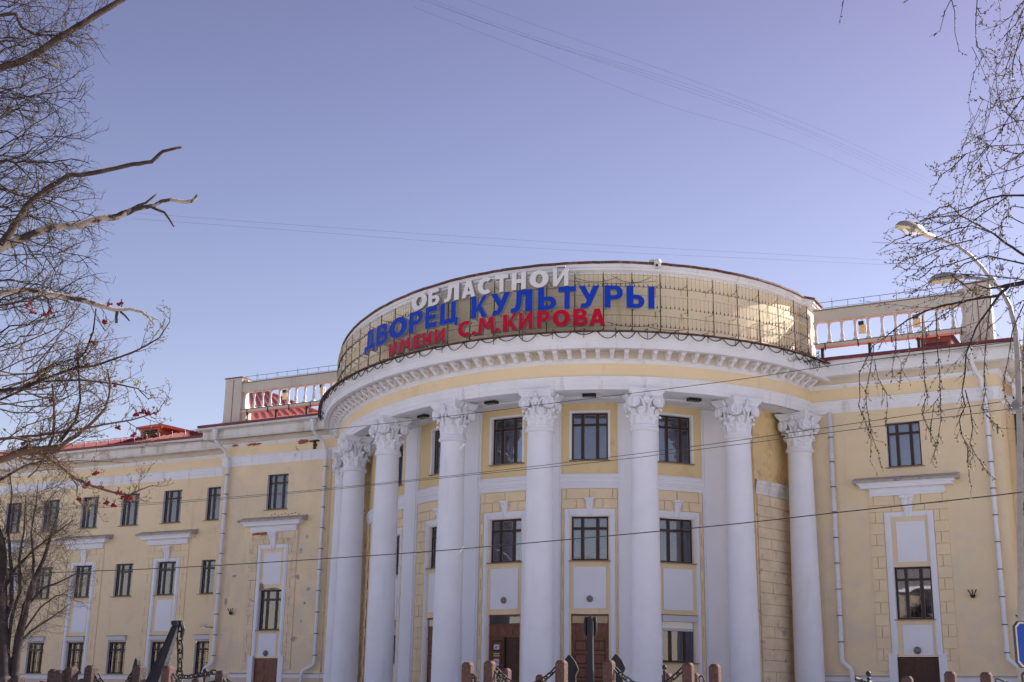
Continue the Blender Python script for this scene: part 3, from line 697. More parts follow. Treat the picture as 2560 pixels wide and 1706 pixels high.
# ------------------------------------------------------------------ columns
COLP = [(-43.02, 60.0), (-39.71, 56.11), (-35.48, 52.92), (-30.71, 51.18), (-25.97, 50.86), (-21.65, 52.57), (-18.44, 55.93), (-16.78, 60.15)]
def shaft_mesh():
    b = MB(); pr = [(.80, 0), (.80, .16), (.74, .17), (.80, .24), (.80, .32), (.70, .36)]
    for i in range(13):
        k = i/12; pr.append((.675-.115*(k**1.4), .4+(11.72-.4)*k))
    pr += [(.565, 11.74)]
    return b.lathe(pr, 44).mesh('shaft', M['column'], True)
def astragal_mesh():
    return MB().lathe([(.56, 11.72), (.60, 11.76), (.655, 11.80), (.67, 11.85), (.655, 11.9), (.60, 11.93), (.60, 11.95), (.615, 11.97), (.62, 12.0), (.6, 12.03), (.55, 12.04)], 40).mesh('astragal', M['white'], True)
def capital_mesh():
    b = MB(); Z = 12.03
    b.lathe([(.53, 0), (.53, .5), (.56, .9), (.62, 1.18), (.7, 1.25), (.6, 1.26)], 24, (0, 0, Z))
    def leaf(ang, z0, h, w, r_, curl, lobes):
        nu, nv = 8, 9; vs = []; fs = []
        for j in range(nv+1):
            v = j/nv
            if v < .8: rad = r_+.015+.10*(v/.8)**2; z = z0+h*(v/.8)*.97
            else:
                q = (v-.8)/.2*math.pi*.85; rad = r_+.115+curl*math.sin(q)*.75+curl*.25*(1-math.cos(q)); z = z0+h*.97+curl*.42*math.sin(q)-curl*.45*(1-math.cos(q))
            ww = w*(.60+.45*math.sin(min(1, v*1.1)*math.pi*.62))*(1-.62*max(0, v-.72)/.28)*(1+.10*math.sin(v*lobes*math.pi*2))
            for i in range(nu+1):
                x = i/nu*2-1; rd = .045*(1-abs(x))*(1-.3*v)-.055*x*x+.016*math.cos(x*math.pi*3)*(1 if j % 2 else .6)
                a = ang+x*ww/2/rad; vs.append(((rad+rd)*math.cos(a), (rad+rd)*math.sin(a), Z+z))
        for j in range(nv):
            for i in range(nu): a = j*(nu+1)+i; fs.append((a, a+1, a+nu+2, a+nu+1))
        b.add(vs, fs)
    for k in range(8): leaf(k*math.pi/4, 0, .46, .40, .53, .12, 3)
    for k in range(8): leaf((k+.5)*math.pi/4, .26, .48, .40, .56, .14, 3)
    for k in range(4):        # volutes, two scroll discs to each corner
        for s in (-1, 1):
            ca = k*math.pi/2+math.pi/4
            corner = Vector((math.cos(ca), math.sin(ca), 0)); fa = ca-s*math.pi/4      # axis of the face the scroll looks to
            out = Vector((math.cos(fa+s*.42), math.sin(fa+s*.42), 0)); tx = Vector((-out.y, out.x, 0))*s
            c0 = corner*.84-tx*.05+Vector((0, 0, Z+.99))+out*.04; R0 = .26
            vs = []; n = 20
            for d, rr in ((-.12, R0*.98), (.04, R0), (.06, R0*.94), (.03, R0*.86), (.03, .001)):
                for i in range(n):
                    q = 2*math.pi*i/n; vs.append(c0+tx*(rr*math.cos(q))+Vector((0, 0, rr*math.sin(q)))+out*d)
            fs = []
            for j in range(4):
                for i in range(n): a = j*n+i; e = j*n+(i+1) % n; fs.append((a, e, e+n, a+n))
            b.add(vs, fs)
            pts = []; rad = []
            for i in range(40):
                q = i/39; an = math.pi*.5-q*math.pi*4.3; rr = R0*(.90*(1-q)**.8+.07); pts.append(c0+tx*(rr*math.cos(an))+Vector((0, 0, rr*math.sin(an)))+out*.04); rad.append(.034-.014*q)
            b.tube(pts, rad, 5)
            # stalk sweeping from the bell to the scroll
            fo = Vector((math.cos(fa), math.sin(fa), 0)); ft = Vector((-fo.y, fo.x, 0))*s
            st = [fo*.60+ft*.08+Vector((0, 0, Z+.62)), fo*.64+ft*.14+Vector((0, 0, Z+.95)), fo*.68+ft*.28+Vector((0, 0, Z+1.16)), c0+Vector((0, 0, R0*.92))+out*.0]
            b.tube(st, [.05, .06, .06, .05], 6)
        # fan ornament in the middle of each face
        fa = k*math.pi/2; fo = Vector((math.cos(fa), math.sin(fa), 0)); ft = Vector((-fo.y, fo.x, 0))
        for j in range(-3, 4):
            a = j*.36; e = Vector((0, 0, Z+.98))+fo*.66
            b.tube([e, e+ft*math.sin(a)*.12+Vector((0, 0, .12*math.cos(a)))+fo*.05, e+ft*math.sin(a)*.24+Vector((0, 0, .28*math.cos(a)))+fo*.09], [.02, .045, .02], 5)
        b.ball(fo*.70+Vector((0, 0, Z+.96)), .07, 8, 5)
        b.tube([fo*.6+Vector((0, 0, Z+1.2)), fo*.84+Vector((0, 0, Z+1.45))], [.06, .09], 6)
    # abacus: concave sides, cut corners
    def ring(hd, sag, z, cut):
        pts = []
        for k in range(4):
            a0 = k*math.pi/2-math.pi/4; a1 = k*math.pi/2+math.pi/4
            A = Vector((math.cos(a0), math.sin(a0), 0))*hd; B = Vector((math.cos(a1), math.sin(a1), 0))*hd
            mid = Vector((math.cos(k*math.pi/2), math.sin(k*math.pi/2), 0))
            for i in range(9):
                t = cut+(1-2*cut)*i/8; p = A.lerp(B, t)-mid*sag*(1-(2*t-1)**2); pts.append((p.x, p.y, z))
        return pts
    rings = [ring(1.02, .17, Z+1.24, .06), ring(1.06, .17, Z+1.30, .06), ring(1.17, .19, Z+1.40, .055), ring(1.21, .19, Z+1.43, .055), ring(1.21, .19, Z+1.48, .055), ring(1.26, .19, Z+1.50, .05), ring(1.26, .19, Z+1.58, .05)]
    n = 36; vs = [p for r in rings for p in r]; fs = []
    for j in range(len(rings)-1):
        for i in range(n): a = j*n+i; e = j*n+(i+1) % n; fs.append((a, e, e+n, a+n))
    fs += [tuple(range(n))[::-1], tuple((len(rings)-1)*n+i for i in range(n))]
    b.add(vs, fs)
    return b.mesh('capital', M['white'], False)
M['column'] = mat('column_paint', WHT, noise=(.04, .9), bump=.2, bscale=16, streak=(1.4, (.66, .65, .68), .60, .82), peel=[(.9, (.60, .60, .64), .70, .72)])
sm_, am_, cm_ = shaft_mesh(), astragal_mesh(), capital_mesh()
for i, (x, y) in enumerate(COLP):
    _, t, o = cfr(i)
    mt = Matrix.Translation((x, y, 0)) @ Matrix.Rotation(math.atan2(o[1], o[0]), 4, 'Z')
    c = part_at('column', sm_, palace, mt)
    for nm, me in (('astragal', am_), ('capital', cm_)):
        q = bpy.data.objects.new(nm, me); link(q, c)
        if nm == 'capital': q['label'] = 'carved acanthus and scroll capital'

# ------------------------------------------------------------------ entablature
E = .35
dp_ = facade_path(E)
b = MB(); sweep(b, dp_, [(-.35, 13.60), (.02, 13.60), (.02, 13.78), (.045, 13.79), (.045, 14.0), (.07, 14.01), (.07, 14.10), (.10, 14.13), (.12, 14.20), (-.1, 14.22)]); obj('architrave', b, M['white_fascia'], palace)
b = MB(); sweep(b, dp_, [(-.06, 14.18), (.01, 14.19), (.01, 14.84), (-.06, 14.86)]); obj('frieze', b, M['yellow'], palace)
b = MB(); sweep(b, facade_path(E), [(-.05, 14.80), (.03, 14.80), (.03, 14.84), (.06, 14.86), (.10, 14.93), (.10, 14.97), (.16, 15.0)]); obj('bed_moulding', b, M['white_fascia'], palace)
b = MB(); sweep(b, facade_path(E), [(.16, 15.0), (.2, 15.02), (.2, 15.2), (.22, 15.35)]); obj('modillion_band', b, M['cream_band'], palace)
def crown_path():
    ua, ub = u_end(E, -1), u_end(E, 1); P = []
    for i in range(91):
        u = ua+(ub-ua)*i/90; k = min(1, max(0, (1.3-u)/1.6)); x, y = curv(u, E-.22*k*k*(3-2*k)); P.append((float(x), float(y), 0.))
    return P
def crown(path, m, name='cornice', out=1.06, low=15.3):
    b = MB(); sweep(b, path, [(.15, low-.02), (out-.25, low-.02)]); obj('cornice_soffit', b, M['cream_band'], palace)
    b = MB(); sweep(b, path, [(out-.25, low-.02), (out-.22, low-.06), (out, low-.06), (out, low+.26), (out+.04, low+.27), (out+.05, low+.33), (out+.12, low+.42), (out+.2, low+.50), (out+.22, low+.56), (out+.22, low+.60), (0, low+.72)])
    return obj(name, b, m, palace)
crown(crown_path(), M['white_fascia'])
Pfull = facade_path(E)
iL = 3; iR = len(Pfull)-3
def hood(path, out=.95, low=15.38):
    b = MB(); sweep(b, path, [(.1, low-.02), (out-.12, low-.02), (out-.1, low-.06), (out-.04, low+.04), (out, low+.12), (out, low+.42), (out+.06, low+.45), (out+.12, low+.56), (out+.12, low+.64), (-.3, low+.82)]); return b
ul, ur = u_end(E, -1), u_end(E, 1)
xl, xr = curv(ul, E)[0], curv(ur, E)[0]
o_ = obj('cornice', hood([(-96, P2, 0), (CL, P2, 0), (CL, P1, 0), (xl+.2, P1, 0)]), M['white_old'], palace); o_['label'] = 'weathered flaking left cornice'
obj('cornice', hood([(xr-.2, P1, .05), (CR, P1, .05), (CR, P2, .05), (8, P2, .05)]), M['white_fascia'], palace)
# modillions
mm_ = MB()
for x0, x1, z0, z1, d0, d1 in ((-.115, .115, .16, .22, 0, .52), (-.092, .092, .09, .16, 0, .46)): mm_.box(((x0+x1)/2, (d0+d1)/2, (z0+z1)/2), (x1-x0, d1-d0, z1-z0))
for k in (-1, 0, 1): mm_.tube([(k*.058, .03, -.13), (k*.058, .14, -.10), (k*.058, .22, -.01), (k*.058, .33, .04), (k*.058, .42, .09)], [.03, .034, .036, .03, .026], 5)
mm_.box((0, .08, -.01), (.17, .16, .2))
mmesh = mm_.mesh('modillion', M['white'])
u = -.3; k = 0
while u < 7.0:
    (x, y), t, o = cfr(u, E+.2); part_at('modillion', mmesh, palace, frame_mtx((x, y, 15.06), t, o)); u += .128*(1+.0*k)
# ------------------------------------------------------------------ attic (sign wall) on the drum
AD = .2
ua_, ub_ = u_end(.2, -1)-.0, 7.02
ap = drum_path(AD, ua_, ub_)
b = MB(); sweep(b, ap, [(0, 15.85), (0, 19.12), (-.5, 19.12), (-.5, 15.85)], closed=True); obj('attic_wall', b, M['attic'], palace)
b = MB(); sweep(b, ap, [(-.02, 16.0), (.22, 16.0), (.22, 16.14), (.12, 16.22), (0, 16.25)]); obj('attic_base', b, M['white_fascia'], palace)
ap2 = [p for p in ap]; ex, ey = ap[-1][0], ap[-1][1]
b = MB(); sweep(b, [*ap2, (ex+.38, ey+.5, 0), (ex+.36, ey+1.9, 0)], [(-.02, 19.05), (.05, 19.07), (.05, 19.13), (.12, 19.17), (.20, 19.22), (.20, 19.3), (.27, 19.34), (.27, 19.50), (-.3, 19.52)]); obj('attic_cornice', b, M['white_fascia'], palace)
capp = [*ap2, (ex+.38, ey+.5, 0), (ex+.36, ey+1.9, 0)]
# rusty tin cap in lengths
n = len(capp)-1; i = 0
while i < n:
    j = min(n, i+4)
    seg = [(p[0], p[1], random.uniform(-.012, .012)) for p in capp[i:j+1]]
    b = MB(); sweep(b, seg, [(-.5, 19.66), (.34, 19.60), (.36, 19.58), (.36, 19.50), (.33, 19.49), (-.5, 19.5)], closed=True); obj('tin_cap', b, M['rust'], palace); i = j
# end pier on the right and roof deck
b = MB(); mtp = None
b.box((ex+.12, ey+.75, 17.6), (.52, 1.3, 3.1)); obj('attic_end_pier', b, M['cream_rail'], palace)
b = MB(); pts = [(p[0], p[1]) for p in ap]; c = (XC, P1+6)
vs = [(*p, 19.3) for p in pts]
b.add(vs, [tuple(range(len(vs)))[::-1]]); obj('attic_roof', b, M['rust'], palace)

# ------------------------------------------------------------------ balustrades, piers
balp = [(.075, 0), (.075, .0), (.05, .03), (.05, .10), (.085, .2), (.10, .30), (.075, .45), (.045, .52), (.075, .57), (.045, .62), (.06, .72), (.085, .86), (.07, .96), (.04, 1.02), (.06, 1.07), (.06, 1.12)]
bal_me = MB().lathe(balp, 12).mesh('baluster', M['baluster'], True)
plm = MB()
def balustrade(xa, xb, xs, pier_x, pw, side):
    zb, zt = 17.28, 18.38
    Yb = P1+.0
    b = MB(); b.box(((xa+xb)/2, Yb+.2, (zt+18.93)/2), (xb-xa, .42, 18.93-zt)); b.box(((xa+xb)/2, Yb+.2, 18.95), (xb-xa, .56, .05), m=1); obj('balustrade_rail', b, [M['cream_rail'], M['sill']], palace)
    b = MB(); b.box(((xa+xb)/2, Yb+.2, 17.17), (xb-xa, .40, .2)); b.box(((xa+xb)/2, Yb+.0, 17.26), (xb-xa, .04, .03), m=1)
    x = xa+.5
    while x < xb: b.box((x, Yb+.02, 17.10), (.05, .1, .35), m=1); x += 1.6
    obj('balustrade_base_rail', b, [M['cream_rail'], M['clamp']], palace)
    for x in xs:
        o = part_at('baluster', bal_me, palace, Matrix.Translation((x, Yb+.18, zb)))
        for bz, bw in ((.05, .24), (1.07, .2)):
            q = bpy.data.objects.new('baluster_block', _win_cache.setdefault(('balb', bz), MB().box((0, 0, bz), (bw, bw, .11)).mesh('baluster_block', M['baluster']))); link(q, o)
    x = xa+.3
    while x < xb: b = MB(); b.box((x, Yb+.25, 16.6), (.14, .14, .94)); obj('balustrade_leg', b, M['iron'], palace); x += 2.3
    b = MB(); b.box((pier_x, Yb+.3, 17.75), (pw, .75, 3.1)); b.box((pier_x, Yb+.3, 19.33), (pw+.12, .87, .06), m=1); b.box((pier_x+pw*.0, Yb-.085, 17.7), (.03, .02, 3.0), m=1)
    obj('balustrade_pier', b, [M['cream_rail'], M['roof_edge']], palace)
    # scroll bracket beside the pier
    s = side; px = pier_x+s*pw/2; b = MB(); pts = [(px, 19.2), (px+s*.34, 19.15), (px+s*.36, 18.95), (px+s*.1, 18.75), (px+s*.06, 18.3), (px+s*.12, 17.8), (px+s*.34, 17.2), (px+s*.36, 16.7), (px+s*.12, 16.2), (px, 16.2)]
    n = len(pts); vs = [(x_, Yb+.1, z_) for x_, z_ in pts]+[(x_, Yb+.6, z_) for x_, z_ in pts]
    b.add(vs, [tuple(range(n)), tuple(range(n, 2*n))[::-1]]+[(i, (i+1) % n, n+(i+1) % n, n+i) for i in range(n)]); obj('scroll_bracket', b, M['cream_rail'], palace)
    # safety rail of thin iron above
    b = MB(); zt_ = 19.42
    b.tube([(xa, Yb+.25, zt_), (xb, Yb+.25, zt_)], .017, 4, m=0); b.tube([(xa, Yb+.25, 19.12), (xb, Yb+.25, 19.12)], .014, 4)
    x = xa+.1; k = 0
    while x < xb:
        b.tube([(x, Yb+.25, 18.95), (x, Yb+.25, zt_+(.16 if k % 4 == 1 else 0))], .014, 4)
        if k % 2: b.tube([(x, Yb+.25, zt_), (x+.2, Yb+.25, 19.12)], .011, 4)
        x += .78; k += 1
    obj('roof_safety_rail', b, M['grille'], palace)
LB = [pl_ for pl_ in (-51.72, -51.0, -50.33, -49.72, -49.04, -48.36, -47.78, -47.12, -46.46, -45.83, -45.2)]
RB = [-15.98, -15.3, -14.68, -14.03, -13.4, -12.74, -12.1, -11.42, -10.8, -10.16, -9.45, -8.98]
balustrade(-51.85, -44.0, LB, -52.5, 1.30, 1)
balustrade(-16.0, -8.85, RB, -8.27, 1.16, -1)
# ------------------------------------------------------------------ roofs
b = MB()
def roof_strip(b, x0, x1, Y0, z0, Y1, z1):
    b.quad((x0, Y0, z0), (x1, Y0, z0), (x1, Y1, z1), (x0, Y1, z1), 0)
    n = int((x1-x0)/.5)
    for i in range(n+1):
        x = x0+(x1-x0)*i/n
        b.hexa([(x-.02, Y0, z0), (x+.02, Y0, z0), (x+.02, Y1, z1), (x-.02, Y1, z1), (x-.02, Y0, z0+.06), (x+.02, Y0, z0+.06), (x+.02, Y1, z1+.06), (x-.02, Y1, z1+.06)], 1)
roof_strip(b, -53.9, -44.9, P1-.75, 16.22, P1+3.0, 17.42)
o_ = obj('roof', b, [M['roof_red'], M['roof_edge']], palace); o_['label'] = 'red tin roof strip with standing seams'
b = MB(); roof_strip(b, -96, -54.0, P2-.8, 16.26, P2+1.6, 17.22); obj('roof', b, [M['roof_red'], M['roof_edge']], palace)
b = MB(); roof_strip(b, -16.2, -6.8, P1-.75, 16.25, P1+3.0, 16.75); obj('roof', b, [M['roof_red'], M['roof_edge']], palace)
b = MB(); roof_strip(b, -6.8, 8, P2-.75, 16.25, P2+9, 17.6); obj('roof', b, [M['roof_red'], M['roof_edge']], palace)
b = MB(); b.quad((-96, P2+1.6, 17.2), (-54, P2+1.6, 17.2), (-54, P2+14, 18.2), (-96, P2+14, 18.2)); obj('roof_deck', b, M['roof_red'], palace)
b = MB(); b.quad((-53.9, P1+3, 17.0), (8, P1+3, 16.7), (8, P1+18, 17.2), (-53.9, P1+18, 17.2)); obj('roof_deck', b, M['rust'], palace)
# red hip roof behind the left balustrade
b = MB(); A_ = Vector((-54.6, 62.4, 16.95)); B_ = Vector((-46.9, 62.4, 16.95)); C_ = Vector((-60.75, 74, 22.2)); D_ = Vector((-63.8, 74, 22.2)); E_ = Vector((-47.5, 84, 16.95)); F_ = Vector((-63.8, 84, 16.95))
b.add([A_, B_, C_, D_, E_, F_], [(0, 1, 2, 3), (1, 4, 2), (3, 2, 4, 5), (0, 3, 5)])
for i in range(1, 13):
    x = A_.x+(B_.x-A_.x)*i/13; k = i/13
    p0 = A_.lerp(B_, k); p1 = D_.lerp(C_, min(1, k*1.45)) if k < .69 else C_.lerp(B_, (k-.69)/.31)
    b.tube([p0+Vector((0, 0, .03)), p1+Vector((0, 0, .03))], .032, 4, m=1)
b.tube([B_, C_], .08, 4, m=0); b.tube([C_, D_], .08, 4, m=0)
o_ = obj('hip_roof', b, [M['roof_red'], M['roof_edge']], palace)
# red tin eaves and gutters
for i, (pts) in enumerate(([(-96, P2), (CL, P2), (CL, P1), (xl+.4, P1)], [(xr-.1, P1), (CR, P1), (CR, P2), (8, P2)])):
    pts = [(x, y, 0) for x, y in pts]
    b = MB(); sweep(b, pts, [(.75, 16.16), (1.16, 16.05), (1.22, 16.06), (1.22, 16.19), (1.16, 16.22), (.7, 16.34)], closed=True); obj('eave_flashing', b, M['roof_edge'], palace)
b = MB(); sweep(b, [(-96, P2, 0), (CL, P2, 0), (CL, P1, 0), (-44.9, P1, .03)], [(1.1, 15.98), (1.12, 15.88), (1.2, 15.83), (1.28, 15.88), (1.3, 16.0)]); obj('gutter', b, M['gutter'], palace)
b = MB(); sweep(b, [(-13.2, P1, 0), (CR, P1, 0), (CR, P2, 0), (8, P2, 0)], [(1.1, 15.98), (1.12, 15.88), (1.2, 15.83), (1.28, 15.88), (1.3, 16.0)]); obj('gutter', b, M['gutter'], palace)
b = MB(); sweep(b, crown_path(), [(1.3, 15.92), (1.46, 15.90), (1.47, 15.94), (.4, 16.04)]); obj('drum_flashing', b, M['rust'], palace)
# dormers
def dormer(cx, y, z, w, h, d, name='dormer'):
    b = MB(); b.box((cx, y+d/2, z+h/2), (w, d, h)); b.box((cx, y-.02, z+h*.45), (w*.72, .06, h*.55), m=1)
    for k in range(4): b.box((cx, y-.05, z+h*(.26+.13*k)), (w*.72, .04, .03), m=0)
    b.hexa([(cx-w*.62, y-.25, z+h), (cx+w*.62, y-.25, z+h), (cx+w*.62, y+d, z+h), (cx-w*.62, y+d, z+h), (cx-w*.55, y-.2, z+h+.16), (cx+w*.55, y-.2, z+h+.16), (cx+w*.3, y+d, z+h+.4), (cx-w*.3, y+d, z+h+.4)], 0)
    o = obj('dormer', b, [M['roof_edge'], M['dark_room']], palace); return o
b = MB(); x0, x1 = -63.2, -61.5; Yd = P2+1.0
b.hexa([(x0, Yd, 16.8), (x1, Yd, 16.8), (x1, Yd+3, 17.3), (x0, Yd+3, 17.3), (x0, Yd, 17.62), (x1, Yd, 17.62), (x1+.3, Yd+3, 17.5), (x0, Yd+3, 17.6)])
b.box(((x0+x1)/2, Yd-.02, 17.25), (1.25, .06, .5), m=1)
for k in range(4): b.box(((x0+x1)/2, Yd-.06, 17.06+.13*k), (1.25, .04, .03), m=2)
b.hexa([(x0-.25, Yd-.25, 17.62), (x1+.1, Yd-.25, 17.62), (x1+2.3, Yd+2.6, 17.18), (x0-.2, Yd+2.6, 17.6), (x0-.2, Yd-.22, 17.74), (x1+.2, Yd-.22, 17.82), (x1+2.5, Yd+2.6, 17.3), (x0-.2, Yd+2.6, 17.75)], 0)
for k in range(4): b.tube([(x1+.2+.55*k, Yd-.2+.7*k, 17.80-.12*k), (x1+.25+.55*k, Yd+.5+.7*k, 17.74-.12*k)], .03, 4, m=2)
o_ = obj('dormer', b, [M['roof_red'], M['dark_room'], M['roof_edge']], palace)
dormer(-10.9, P1+3.4, 16.75, 1.5, 1.15, 2.2)
dormer(-15.2, P1+1.0, 16.3, .8, .3, 1.2)
# snow guard on the left roof edge
b = MB(); b.tube([(-80, P2-1.0, 16.62), (-54.4, P2-1.0, 16.62)], .02, 4); x = -79.5
while x < -54.4: b.tube([(x, P2-1.0, 16.25), (x+.12, P2-1.0, 16.68), (x+.24, P2-1.0, 16.25)], .015, 4); x += 1.1
obj('snow_guard', b, M['roof_edge'], palace)

# ------------------------------------------------------------------ downpipes
def downpipe(x, Y, top, bottom, bend=None, elbow=.5, r=.105, clamps=11, full=True):
    if full:
        pts = [(x-.35, Y-1.15, 15.85), (x-.35, Y-1.15, 15.25), (x-.3, Y-.95, 15.05), (x-.12, Y-.35, 14.65), (x-.12, Y-.32, 14.35), (x, Y-.22, 14.1), (x, Y-.22, bottom+.3)]
    else: pts = [(x, Y-.22, top), (x, Y-.22, bottom+.3)]
    pts += [(x+elbow*.1, Y-.24, bottom+.2), (x+elbow*.9, Y-.34, bottom-.1), (x+elbow, Y-.35, bottom-.3), (x+elbow, Y-.35, .1)]
    b = MB(); b.tube(pts, r, 12); o = obj('downpipe', b, M['pipe'], palace, smooth=True)
    if full:
        q = MB(); q.lathe([(.12, 15.5), (.13, 15.6), (.2, 15.72), (.2, 15.86)], 12, (x-.35, Y-1.15, 0)); obj('funnel', q, M['pipe'], o)
    z = 13.2 if full else top-1.2
    while z > bottom+.3:
        q = MB(); q.lathe([(r+.004, -.02), (r+.02, -.018), (r+.02, .018), (r+.004, .02)], 12, (x, Y-.22, z), cap=False); q.box((x, Y-.06, z), (.03, .14, .03)); obj('clamp', q, M['clamp'], o); z -= 1.19
        if z > bottom+1: q = MB(); q.lathe([(r+.002, -.03), (r+.014, -.02), (r+.014, .02), (r+.002, .03)], 12, (x, Y-.22, z+.35), cap=False); obj('socket', q, M['pipe'], o)
downpipe(-52.36, P1, 0, 1.85, elbow=-.55); downpipe(-45.02, P1, 0, 1.75, elbow=-.75)
downpipe(-15.4, P1, 13.72, 1.9, elbow=.45, full=False, r=.11); downpipe(-8.26, P1, 0, 2.0, elbow=.45)
downpipe(-7.15, P2, 0, 2.0, elbow=.4)
b = MB(); b.tube([(-7.32, P2-.1, 15), (-7.36, P2-.1, 12), (-7.36, P2-.1, 8.5), (-7.30, P2-.1, 5.5), (-7.33, P2-.1, 2), (-7.33, P2-.1, 0)], .045, 5); obj('wall_cable', b, M['cable'], palace)

# damage patches
def patch(cx, Y, cz, w, h, m, seed, th=.02, n=30):
    rr = random.Random(seed); pts = []
    for i in range(n):
        a = 2*math.pi*i/n; k = rr.uniform(.42, 1.12); pts.append((cx+w/2*k*math.cos(a), cz+h/2*k*math.sin(a)))
    vs = [(x, Y-th, z) for x, z in pts]+[(x, Y+.02, z) for x, z in pts]
    b = MB(); b.add(vs, [tuple(range(n))]+[(i, n+i, n+(i+1) % n, (i+1) % n) for i in range(n)]); return obj('bare_patch', b, M[m], palace)
cL = XC-18.27
patch(cL-.75, P1, 9.50, 1.75, .16, 'brick', 1, .165); patch(cL-.75, P1, 9.42, 1.3, .16, 'brick', 11, .03)
patch(cL-1.45, P1, 6.75, .55, .75, 'mortar', 2, .042); patch(cL-.72, P1, 6.42, .45, .5, 'mortar', 3, .03); patch(cL+.1, P1, 6.27, 1.5, .12, 'mortar', 4, .03)
patch(-46.9, P1, 14.85, .85, .26, 'brick', 5, .12); patch(-46.0, P1, 14.55, .32, .75, 'hole', 6, .05); patch(-45.9, P1, 14.83, 1.0, .13, 'hole', 7, .14); patch(-50.6, P1, 14.98, 1.3, .16, 'brick', 8, .12)
patch(-52.0, P1, 15.02, .6, .15, 'brick', 9, .12); patch(-47.4, P1, 14.3, .3, .7, 'yellow_block_old', 12, .07)
for sd_, x, z, w, h in ((21, -46.6, 8.4, .3, .4), (22, -46.7, 6.9, .3, .35), (23, -45.9, 6.2, .35, .3), (24, -46.1, 5.4, .18, .2), (25, -46.8, 3.4, .7, .35), (26, -46.2, 9.2, .2, .25), (27, -51.4, 7.1, .35, .2), (28, -46.3, 4.4, .14, .18), (29, -51.9, 5.6, .3, .6)):
    patch(x, P1, z, w, h, 'ped_slab', sd_, .004)
for k in range(9): patch(cL-.3+.25*k, P1, 10.60+.05*math.sin(k*2.1), .16, .09, 'mortar', 40+k, .004)
(x, y), t, o = cfr(5.0, 0.)
# ------------------------------------------------------------------ lettered sign on the drum
sign = thing('rooftop_sign', (*curv(3.4, 1.0), 16.3), 'three lines of white, blue and red block letters across the curved attic wall', 'sign')
DL = 1.0
rows = [
 ('wletter', 'lside', 18.27, 19.10, [('О', 2.624, 2.833), ('Б', 2.856, 2.994), ('Л', 3.058, 3.226), ('А', 3.261, 3.406), ('С', 3.436, 3.578), ('Т', 3.615, 3.742), ('Н', 3.781, 3.914), ('О', 3.953, 4.126), ('Й', 4.169, 4.305)]),
 ('blue', 'lside', 17.19, 18.23, [('Д', 1.80, 2.02), ('В', 2.053, 2.258), ('О', 2.286, 2.568), ('Р', 2.601, 2.787), ('Е', 2.826, 2.971), ('Ц', 3.015, 3.219), ('К', 3.371, 3.535), ('У', 3.576, 3.767), ('Л', 3.778, 3.978), ('Ь', 4.034, 4.197), ('Т', 4.218, 4.372), ('У', 4.399, 4.579), ('Р', 4.627, 4.786), ('Ы', 4.823, 5.064)]),
 ('red', 'lside', 16.37, 17.02, [('И', 2.293, 2.424), ('М', 2.467, 2.631), ('Е', 2.672, 2.764), ('Н', 2.798, 2.914), ('И', 2.953, 3.075)]),
 ('red', 'lside', 16.37, 17.15, [('С', 3.231, 3.369), ('.', 3.378, 3.429), ('М', 3.449, 3.617), ('.', 3.631, 3.666), ('К', 3.702, 3.834), ('И', 3.857, 3.981), ('Р', 4.027, 4.139), ('О', 4.165, 4.321), ('В', 4.351, 4.478), ('А', 4.494, 4.629)]),
]
_let = {}
